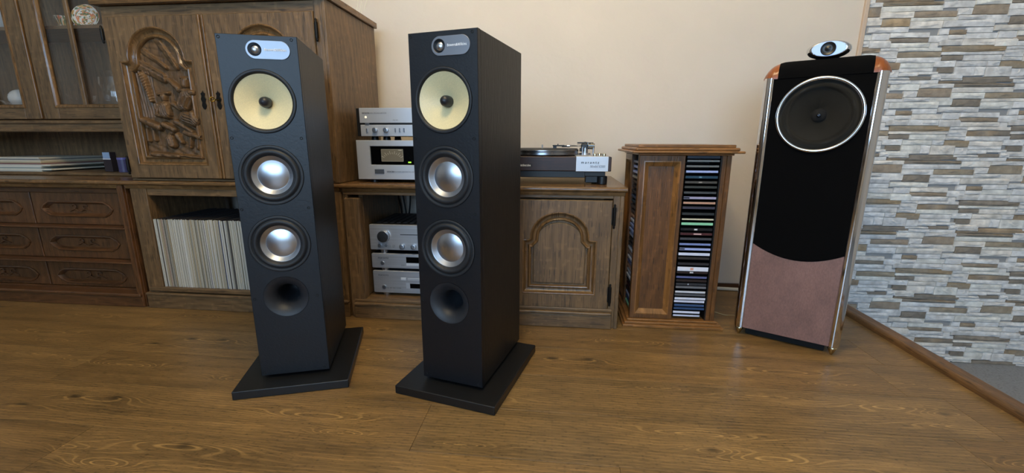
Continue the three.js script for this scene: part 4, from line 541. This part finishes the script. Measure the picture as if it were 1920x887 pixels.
hifi('integrated_amplifier', 'silver amplifier with a large volume knob, topmost unit inside the open bay', 0.2935, 0.4035, -1.716, 0.0175, (t, z) => {
  part('volume_knob', [latheZ([[0.0265, 0], [0.0262, 0.0015], [0.025, 0.002], [0.0245, 0.016], [0.0235, 0.0175], [0, 0.017]], -0.723, 0.354, z, 40)], std({ color: 0xd0d3d8, roughness: 0.24, metalness: 1 }), t);
  part('power_button', [knob(-0.744, 0.3125, z, 0.0085, 0.005)], aluRing, t); part('headphone_socket', [latheZ([[0.005, 0.0003], [0.0035, 0.001], [0.003, -0.0002], [0, -0.0002]], -0.717, 0.312, z, 16)], blackMatte, t);
  for (const x of [-0.645, -0.595, -0.545]) part('selector_knob', [knob(x, 0.311, z, 0.011, 0.012)], aluRing, t);
  part('groove', [bx(-0.652, -0.48, 0.3605, 0.3632, z - 0.001, z + 0.0003, 0)], blackMatte, t);
  { const [g, m] = print(0.05, 0.016, -0.683, 0.311, z + 0.0004, (c, W, H) => { c.strokeStyle = '#6b6f78'; c.lineWidth = 3; c.strokeRect(8, H * 0.2, H * 0.5, H * 0.5); for (let i = 0; i < 3; i++) textAt(c, ['SPEAKER', 'SOURCE', 'DIRECT'][i], W * 0.4, H * (0.22 + 0.27 * i), H * 0.2, '#6b6f78', ''); }, 256); part('print', g, m, t); }
  for (let i = 0; i < 14; i++) part('vent_slat', [bx(-0.77 + i * 0.029, -0.752 + i * 0.029, 0.4022, 0.4046, -1.98, -1.75, 0.001)], std({ color: 0x34363b, roughness: 0.4 }), t);
});
hifi('network_tuner', 'thin silver unit with a dark display, second from the top inside the open bay', 0.211, 0.276, -1.720, 0.0125, (t, z) => {
  part('power_button', [knob(-0.7385, 0.2345, z, 0.0085, 0.005)], aluRing, t); part('display', [bx(-0.633, -0.5, 0.2375, 0.263, z - 0.001, z + 0.0006, 0)], darkWindow, t); part('key_strip', [bx(-0.633, -0.5, 0.2245, 0.2355, z - 0.001, z + 0.0015, 0.0006)], std({ color: 0xe6e9ee, roughness: 0.3, metalness: 0.3 }), t);
  { const [g, m] = print(0.12, 0.05, -0.70, 0.244, z + 0.0004, (c, W, H) => { textAt(c, 'marantz', 6, H * 0.24, H * 0.24, '#666a72'); textAt(c, 'STEREO', W * 0.86, H * 0.86, H * 0.1, '#333', ''); }); part('print', g, m, t); }
});
hifi('disc_player', 'silver disc player with a tray slot, lowest unit standing on the bay shelf', 0.0975, 0.1985, -1.722, 0.0125, (t, z) => {
  part('power_button', [knob(-0.738, 0.1245, z, 0.009, 0.005)], aluRing, t); part('tray_door', [bx(-0.632, -0.48, 0.157, 0.168, z - 0.001, z + 0.002, 0.001)], silverPaint, t); part('tray_button', [bx(-0.662, -0.639, 0.157, 0.170, z - 0.001, z + 0.002, 0.001)], std({ color: 0xe6e9ee, roughness: 0.3, metalness: 0.3 }), t);
  part('display', [bx(-0.622, -0.5, 0.122, 0.143, z - 0.001, z + 0.0006, 0)], darkWindow, t); part('side_key', [bx(-0.64, -0.624, 0.12, 0.146, z - 0.001, z + 0.001, 0.0006)], silverPaint, t);
  { const [g, m] = print(0.13, 0.09, -0.70, 0.148, z + 0.0004, (c, W, H) => { textAt(c, 'marantz', 8, H * 0.3 - 50, H * 0.13, '#70747c'); textAt(c, 'disc  MP3  WMA  CD-R/RW', W * 0.3, H * 0.80, H * 0.06, '#444', ''); }); part('print', g, m, t); }
});
{ // cables behind the bay
  const m = std({ color: 0x121214, roughness: 0.5 }), c = [[[-0.83, 0.53, -2.14], [-0.82, 0.46, -2.15], [-0.80, 0.40, -2.13], [-0.78, 0.36, -2.08]], [[-0.805, 0.53, -2.16], [-0.795, 0.45, -2.155], [-0.78, 0.38, -2.14], [-0.775, 0.34, -2.12]], [[-0.752, 0.53, -2.15], [-0.754, 0.45, -2.14], [-0.753, 0.38, -2.11], [-0.75, 0.34, -2.07]]];
  ['leftmost', 'middle', 'rightmost'].forEach((w, i) => solo('audio_cable', tube(c[i], 0.0045, 24, 8), m, `black cable hanging behind the silver units in the bay, ${w} of three`, 'cable', 'cables behind the silver units'));
}
{ // turntable
  const t = thing('turntable', 'turntable with dark wooden plinth and silver control panel on the oak cabinet', 'turntable', [-0.03, 0.579, -1.9]), x0 = -0.265, x1 = 0.212, zf = -1.725;
  const walnut = std({ map: oakMap, roughness: 0.4, color: 0x7a5a58 });
  part('plinth', [bx(x0, x1, 0.633, 0.690, -2.09, zf, 0.003, 'x')], walnut, t);
  part('sub_chassis', [bx(x0 + 0.02, x1 - 0.10, 0.607, 0.6335, -2.08, zf - 0.012, 0.002, 'x'), bx(x1 - 0.105, x1 - 0.02, 0.612, 0.6335, -2.08, zf - 0.02, 0.002, 'x')], blackPlastic, t);
  for (const [x, z] of [[0.182, -1.765], [-0.235, -1.765], [0.182, -2.05], [-0.235, -2.05]]) part('foot', [lathe([[0, 0], [0.0195, 0], [0.0205, 0.003], [0.0205, 0.03], [0.019, 0.0335], [0, 0.0335]], 28).translate(x, 0.5792, z)], blackPlastic, t);
  part('foot_block', [bx(0.115, 0.165, 0.585, 0.613, -1.83, -1.76, 0.003)], blackPlastic, t);
  const pan = part('control_panel', [bx(0.0735, 0.200, 0.6325, 0.692, zf - 0.03, zf + 0.006, 0.002, 'x')], silverPaint, t); part('deck_plate', [bx(0.0735, 0.200, 0.6885, 0.692, -2.07, zf + 0.004, 0.001, 'x')], silverPaint, t);
  { const [g, m] = print(0.116, 0.05, 0.1375, 0.661, zf + 0.0063, (c, W, H) => { textAt(c, 'm a r a n t z', W * 0.12, H * 0.36, H * 0.25, '#15161a', 'bold ', 'sans-serif', W * 0.78); textAt(c, 'Model 6300', W * 0.42, H * 0.66, H * 0.25, '#3f4254', 'italic ', 'serif', W * 0.5); }); part('print', g, m, pan); }
  { const [g, m] = print(0.085, 0.012, -0.142, 0.655, zf + 0.0004, (c, W, H) => { c.fillStyle = '#1a1618'; c.fillRect(0, 0, W, H); textAt(c, 'servo controlled direct drive', W * 0.02, H / 2, H * 0.95, '#f2efe6', 'bold ', 'sans-serif', W * 0.92); }); part('name_plate', g, m, t); }
  const pcx = -0.066, pcz = -1.905;
  part('platter', [lathe([[0, 0.691], [0.150, 0.691], [0.157, 0.6925], [0.1585, 0.695], [0.157, 0.698], [0.1565, 0.706], [0.158, 0.713], [0.156, 0.7155], [0, 0.7155]], 72).translate(pcx, 0, pcz)], std({ color: 0x8d8f94, roughness: 0.25, metalness: 1 }), t);
  part('rubber_mat', [lathe([[0, 0.7155], [0.152, 0.7155], [0.1525, 0.7175], [0.151, 0.7185], [0, 0.7185]], 64).translate(pcx, 0, pcz)], rubber, t);
  part('spindle', [cyl(0.0034, 0.0025, 0.016, pcx, 0.7186, pcz, 12)], aluRing, t);
  // tonearm
  const ax = 0.118, az = -1.90, arm = part('tonearm_base', [cyl(0.026, 0.024, 0.008, ax, 0.692, az, 28), cyl(0.013, 0.012, 0.026, ax, 0.699, az, 20), cyl(0.004, 0.004, 0.036, ax + 0.035, 0.692, az + 0.005, 12), cyl(0.0035, 0.0035, 0.034, ax - 0.012, 0.692, az + 0.03, 12)], aluRing, t);
  part('gimbal', [bx(ax - 0.017, ax + 0.015, 0.716, 0.739, az - 0.015, az + 0.012, 0.004), new THREE.TorusGeometry(0.013, 0.0032, 8, 20).rotateY(0.3).translate(ax, 0.731, az), bx(ax - 0.034, ax + 0.012, 0.7395, 0.7455, az - 0.012, az + 0.006, 0.002), bx(ax - 0.024, ax - 0.004, 0.706, 0.722, az + 0.004, az + 0.022, 0.003), bx(ax + 0.016, ax + 0.022, 0.716, 0.744, az - 0.013, az + 0.013, 0.001)], blackPlastic, arm);
  part('arm_tube', [tube([[ax - 0.01, 0.7312, az], [0.062, 0.7315, -1.895], [0.052, 0.7305, -1.891], [0.042, 0.7295, -1.886]], 0.0042, 20, 10)], chrome, arm);
  part('counterweight', [cyl(0.0145, 0.0145, 0.022, 0, 0, 0, 24).rotateZ(-Math.PI / 2).translate(ax + 0.012, 0.730, az), cyl(0.010, 0.010, 0.008, 0, 0, 0, 24).rotateZ(-Math.PI / 2).translate(ax + 0.032, 0.730, az), bx(ax + 0.008, ax + 0.012, 0.72, 0.745, az - 0.012, az + 0.012, 0.001)], std({ color: 0x6d6c6a, roughness: 0.25, metalness: 1 }), arm);
  part('headshell', [bx(-0.021, 0.03, 0.7275, 0.7335, -1.896, -1.874, 0.002, 'x'), bx(-0.001, 0.004, 0.733, 0.738, -1.888, -1.882, 0.001), bx(0.018, 0.040, 0.724, 0.732, -1.891, -1.879, 0.002)], blackPlastic, arm); part('cartridge', [bx(-0.019, -0.004, 0.7188, 0.728, -1.894, -1.876, 0.0015)], std({ color: 0x1b2030, roughness: 0.4 }), arm);
  part('collar', [cyl(0.0055, 0.0055, 0.012, 0, 0, 0, 16).rotateZ(-Math.PI / 2).translate(0.040, 0.7295, -1.886)], chrome, arm);
  for (const [x, z, r] of [[0.150, -1.77, 0.0075], [0.171, -1.80, 0.008], [0.186, -1.765, 0.007]]) part('control_knob', [lathe([[r, 0], [r, 0.008], [r * 0.8, 0.0105], [0, 0.0105]], 20).translate(x, 0.692, z)], std({ color: 0xcfc6a8, roughness: 0.25, metalness: 0.9 }), t);
}

// ------------------------------------------------------------------ the CD tower
{
  const X0 = 0.316, X1 = 0.656, ZF = -1.712, ZBk = -2.052, t = thing('cd_tower', 'square dark wooden CD tower with stepped top and base, beside the low oak cabinet', 'cd rack', [(X0 + X1) / 2, 0, (ZF + ZBk) / 2]);
  const ring = (d) => [[X0 - d, ZF + d], [X1 + d, ZF + d], [X1 + d, ZBk - d], [X0 - d, ZBk - d]];
  const slab = (d, y0, y1, r = 0.003) => bx(X0 - d, X1 + d, y0, y1, ZBk - d, ZF + d, r, 'x');
  part('base', [slab(0.03, 0, 0.012), slab(0.022, 0.0118, 0.022), slab(0.010, 0.0218, 0.030, 0.004)], rackTrim, t);
  part('top', [slab(0.006, 0.698, 0.706), slab(0.034, 0.7058, 0.715, 0.004), slab(0.020, 0.7148, 0.727, 0.005), slab(0.008, 0.7268, 0.738, 0.003)], rackTrim, t);
  part('core', [bx(X0 + 0.135, X1 - 0.135, 0.03, 0.698, ZBk + 0.135, ZF - 0.135, 0)], blackMatte, t);
  // pinwheel: each face has a panelled door and an open column of slots; the front and the left side are in view
  const mk = (turn, withCds) => {
    const w = (X1 - X0) / 2, c = [(X0 + X1) / 2, (ZF + ZBk) / 2], M = new THREE.Matrix4().makeTranslation(c[0], 0, c[1]).multiply(new THREE.Matrix4().makeRotationY(turn)), ap = (g) => { g.applyMatrix4(M); return g; };
    const xa = -w, xb = 0.0015, P = [[xa + 0.022, 0.052], [xb - 0.020, 0.052], [xb - 0.020, 0.672], [xa + 0.022, 0.672]];
    const s = shape([[xa, 0.030], [xb, 0.030], [xb, 0.698], [xa, 0.698]]); s.holes.push(new THREE.Path(P.map(([a, b]) => new THREE.Vector2(a, b))));
    const door = part('door', ap(ext(s, w - 0.018, w, 0.002)), rackWood, t);
    part('door_panel', ap(bx(xa + 0.01, xb - 0.01, 0.04, 0.69, w - 0.026, w - 0.014, 0)), rackWood, door);
    part('bevel', ap(sweep(P, [[-0.004, w], [0.0, w + 0.001], [0.004, w - 0.003], [0.016, w - 0.0135], [0.017, w - 0.0145]], true, 'y')), rackTrim, door);
    part('post', ap(bx(w - 0.034, w - 0.0186, 0.030, 0.698, w - 0.118, w - 0.0005, 0.002)), rackWood, t);
    const ins = [ap(bx(xb, xb + 0.004, 0.03, 0.698, w - 0.128, w - 0.019, 0)), ap(bx(w - 0.038, w - 0.034, 0.03, 0.698, w - 0.128, w - 0.004, 0)), ap(bx(xb, w - 0.034, 0.03, 0.698, w - 0.132, w - 0.129, 0))]; if (!withCds) for (let k = 0; k < 32; k++) ins.push(ap(bx(xb + 0.004, xb + 0.008, 0.0415 + k * 0.0205, 0.0429 + k * 0.0205, w - 0.128, w - 0.022, 0)));
    part('slot_insert', ins, blackPlastic, t);
    return { M, w, xb };
  };
  const F = mk(0, true), L = mk(-Math.PI / 2, false); mk(Math.PI, false); mk(Math.PI / 2, false);
  // cases, read from the top: height, thickness, spine colour, word
  const list = [[.6875, .011, 0x22303f, 'dark navy'], [.6734, .008, 0x85857f, 'grey'], [.6534, .008, 0x7d7b74, 'warm grey'], [.633, .009, 0xaebdec, 'pale blue-white'], [.6116, .010, 0x1d4257, 'dark teal'], [.592, .009, 0x4a4743, 'speckled brown'], [.5732, .009, 0x3a3d3a, 'charcoal'], [.5519, .009, 0x43474a, 'slate grey'], [.5316, .010, 0xa3a0bb, 'lilac and black'], [.5116, .009, 0xc4987f, 'salmon'], [.4928, .010, 0x3e3c4a, 'plum grey'], [.4686, .010, 0x2a3033, 'blackish green'], [.4471, .007, 0xcfc8ac, 'cream'], [.4287, .011, 0x93d8ae, 'mint green'], [.4061, .010, 0x17171b, 'black white-labelled'], [.3876, .010, 0x4a2328, 'dark red'],
    [.368, .010, 0x45464b, 'dim grey'], [.3459, .009, 0x7f8fc2, 'periwinkle blue'], [.3263, .010, 0xa5b5e6, 'light blue and grey'], [.3052, .012, 0xdfe4f6, 'plain white'], [.2883, .010, 0x332f2f, 'brown-black'], [.2649, .010, 0x2c2b30, 'smoky black'], [.2435, .018, 0xe8ebf6, 'thick white'], [.2283, .010, 0x2a1f20, 'labelled maroon-black'], [.2082, .009, 0x5b6290, 'blue-violet'], [.1939, .010, 0x2b201f, 'dark brown'], [.1786, .010, 0x33353b, 'graphite'], [.1655, .010, 0x6e6f73, 'mid grey'], [.1458, .009, 0xcfd2da, 'silver-white'], [.1326, .010, 0x55565b, 'grey-black'], [.1171, .010, 0xdfe3f2, 'white upper-pair'], [.1038, .010, 0xd5daee, 'white lower-pair'], [.0882, .010, 0x3a557f, 'steel blue'], [.0735, .010, 0x2c486f, 'deep blue'], [.0569, .010, 0xd9def0, 'bright white'], [.0434, .008, 0xcdd3ea, 'pale white']];
  const clear = phy({ color: 0xffffff, transmission: 0.9, roughness: 0.15, thickness: 0 });
  const r = rng(71);
  list.forEach(([y, h, c, word], i) => {
    const xa = F.xb + 0.0045 + (L.w + F.xb - F.xb) * 0, cxx = (X0 + X1) / 2, a = cxx + F.xb + 0.0055 + (i > 33 ? 0 : r() * 0.002), b = cxx + F.w - 0.0395 - (i > 33 ? 0.016 : r() * 0.003), z1 = ZF - 0.004 - r() * 0.004;
    const yy = y + 0.004, t2 = thing('cd_case', `CD case with ${word} spine, ${ordinal(i + 1)} from the top in the tower front`, 'cd', [(a + b) / 2, yy - h / 2, z1 - 0.06], 'CD cases in the front column');
    part('case', [bx(a, b, yy - h / 2, yy + h / 2, z1 - 0.119, z1 - 0.001, 0.0006)], blackPlastic, t2);
    const m = std({ color: c, roughness: 0.35 }); part('spine', [bx(a + 0.001, b - 0.001, yy - h / 2 + 0.0005, yy + h / 2 - 0.0005, z1 - 0.004, z1, 0.0004)], m, t2);
    const mark = { 14: [0.05, 0.012, 0xe9e9e9], 15: [0.05, 0.03, 0xcfa9a4], 8: [0.0, 0.022, 0x17161c], 18: [0, 0.02, 0x26282e], 22: [0.05, 0.012, 0xe2a48c], 23: [0.05, 0.014, 0xd8d8d8], 4: [0.05, 0.01, 0x6f97a8], 5: [0.05, 0.012, 0x9c938a], 26: [0.045, 0.004, 0xbfc4cc] }[i];
    if (mark) part('spine_label', [bx(a + 0.001 + mark[0], a + 0.001 + mark[0] + mark[1], yy - h * 0.28, yy + h * 0.28, z1 - 0.001, z1 + 0.0002, 0)], std({ color: mark[2], roughness: 0.4 }), t2);
  });
  // cases in the left side, seen nearly edge on
  for (let i = 0; i < 31; i++) {
    const y = 0.0535 + i * 0.0205, [, , spine] = list[Math.floor(r() * list.length)], cz = (ZF + ZBk) / 2, x0 = X0 + 0.004 + r() * 0.004, g = new RoundedBoxGeometry(0.118, 0.0098, 0.118, 1, 0.0006); g.translate(x0 + 0.059, y, cz + L.xb + 0.0655);
    solo('cd_case', grain(g, 'x'), std({ color: spine, roughness: 0.3 }), `CD case in the narrow left side of the tower, ${ordinal(31 - i)} from the top`, 'cd', 'CD cases in the left side of the tower');
  }
}
// ------------------------------------------------------------------ small things
{
  solo('floor_pipe', tube([[0.70, 0.0095, -2.192], [0.86, 0.0095, -2.192], [0.93, 0.0095, -2.186], [1.30, 0.0095, -2.186]], 0.009, 20, 10), whitePlastic, 'white cable conduit lying along the skirting behind the right loudspeaker', 'conduit');
  solo('loudspeaker_wire', tube([[0.68, 0.002, -1.92], [0.735, 0.002, -1.872], [0.756, 0.002, -1.852], [0.79, 0.002, -1.853], [0.86, 0.002, -1.84]], 0.0013, 24, 6), std({ color: 0xb9ab84, roughness: 0.5 }), 'thin pale wire lying on the floor between tower and right loudspeaker', 'wire');
  // pot plant with pale trailing stems on top of the carved cabinet, its leaves shade the wall
  const t = local('trailing_plant', 'plant with thin pale stems standing on top of the carved cabinet', 'plant', [-1.12, 1.2882, -1.99]), r = rng(31), leafM = phy({ color: 0x5d7a45, roughness: 0.6, transmission: 0.3, side: THREE.DoubleSide }), stemM = std({ color: 0xe6dfcc, roughness: 0.6 });
  part('pot', [lathe([[0, 0], [0.05, 0], [0.068, 0.11], [0.072, 0.11], [0.072, 0.125], [0.062, 0.125], [0.06, 0.1], [0, 0.1]], 32)], std({ color: 0xa36a48, roughness: 0.7 }), t);
  for (const p0 of [[[0.03, 0.12, 0], [0.075, 0.14, 0.01], [0.084, 0.07, 0.015], [0.0725, 0.008, 0.02]], [[0.03, 0.12, 0.01], [0.09, 0.15, 0.0], [0.098, 0.08, 0.01], [0.088, 0.004, 0.02]], [[0.02, 0.12, 0.02], [0.10, 0.16, 0.02], [0.117, 0.09, 0.02], [0.098, 0.006, 0.025]], [[0.02, 0.12, 0.01], [0.11, 0.2, 0.0], [0.13, 0.11, 0.0], [0.105, 0.02, 0.01]]]) { const p = p0.map(([x, y, z], i) => [x + (i ? 0.15 : 0), y, z]); part('stem', tube(p, 0.0016, 20, 6), stemM, t); }
  for (let i = 0; i < 16; i++) { const a = r() * 6.28, l = 0.05 + r() * 0.05, s = new THREE.Shape(); s.moveTo(0, 0); s.bezierCurveTo(l * 0.3, l * 0.32, l * 0.8, l * 0.2, l, 0); s.bezierCurveTo(l * 0.8, -l * 0.2, l * 0.3, -l * 0.32, 0, 0); const g = new THREE.ShapeGeometry(s, 6); g.rotateX(-1.2 + r()); g.rotateZ(0.4 + r() * 0.8); g.rotateY(a); const d = 0.05 + r() * 0.07; g.translate(Math.cos(a) * d, 0.16 + r() * 0.14, -Math.sin(a) * d); const st = part('leaf_stem', tube([[0, 0.1, 0], [Math.cos(a) * d * 0.6, 0.13, -Math.sin(a) * d * 0.6], [Math.cos(a) * d, g.boundingBox ? 0.2 : 0.2, -Math.sin(a) * d]], 0.0012, 10, 5), stemM, t); part('leaf', g, leafM, st); }
}
// ------------------------------------------------------------------ chandelier above the camera, seen in the chrome
{
  const [cx, cy, cz] = LAMP_AT, t = local('chandelier', 'brass ceiling lamp with five small glowing bulbs, above the camera', 'lamp', [cx, cy, cz]), warm = new THREE.Color().setRGB(1, 0.80, 0.49);
  part('rod', [cyl(0.008, 0.008, Y_C - cy - 0.02, 0, 0, 0, 12), cyl(0.06, 0.05, 0.02, 0, Y_C - cy - 0.0205, 0, 28), new THREE.SphereGeometry(0.03, 20, 14)], brass, t);
  const glow = std({ color: 0xfff0da, emissive: new THREE.Color().setRGB(1, 0.75, 0.45), emissiveIntensity: 12 });
  for (let k = 0; k < 5; k++) { const a = k / 5 * Math.PI * 2 + 0.3, x = Math.cos(a) * 0.24, z = Math.sin(a) * 0.24; const arm = part('arm', [tube([[0, 0, 0], [x * 0.5, -0.05, z * 0.5], [x, -0.02, z], [x, 0.03, z]], 0.006, 20, 8), cyl(0.014, 0.018, 0.03, x, 0.02, z, 16)], brass, t); const g = new THREE.SphereGeometry(0.026, 20, 14); g.scale(1, 1.2, 1); g.translate(x, 0.08, z); const b = part('bulb', g, glow, arm); b.castShadow = false; const l = new THREE.PointLight(warm, LAMP, 0, 2); l.name = 'bulb_light'; l.position.set(x, 0.08, z); l.castShadow = true; l.shadow.radius = 1.2; l.shadow.mapSize.set(1024, 1024); arm.add(l); }
}
// ------------------------------------------------------------------ unseen couch added behind the camera as a light blocker: it keeps the low window light off the drawers and the records
{
  const t = local('added_sofa', 'unseen three-seat couch added behind the camera to shade the drawers and records', 'added_sofa', [-2.15, 0, 0.85], 0), fab = std({ color: 0x6d6258, roughness: 0.95, bumpMap: rep(tex(128, 128, (u, v) => fbm(u, v, 40, 40, 2, 611), false), 6, 6), bumpScale: 0.001 });
  part('frame', [bx(-1.1, 1.1, 0.1, 0.3, -0.42, 0.42, 0.03)], fab, t); part('backrest', [bx(-1.12, 1.12, 0.28, 1.02, 0.22, 0.46, 0.08)], fab, t);
  for (const x of [-1.06, 1.06]) part('arm', [bx(x - 0.11, x + 0.11, 0.1, 0.64, -0.44, 0.44, 0.07)], fab, t);
  for (const x of [-0.63, 0, 0.63]) { part('seat_cushion', [bx(x - 0.313, x + 0.313, 0.3, 0.46, -0.42, 0.22, 0.05)], fab, t); part('back_cushion', [bx(x - 0.313, x + 0.313, 0.46, 0.94, 0.06, 0.24, 0.07)], fab, t); }
  for (const x of [-1.0, 1.0]) for (const z of [-0.36, 0.36]) part('foot', [cyl(0.02, 0.028, 0.102, x, 0.0005, z, 16)], oak, t);
}
renderer.render(scene, camera);
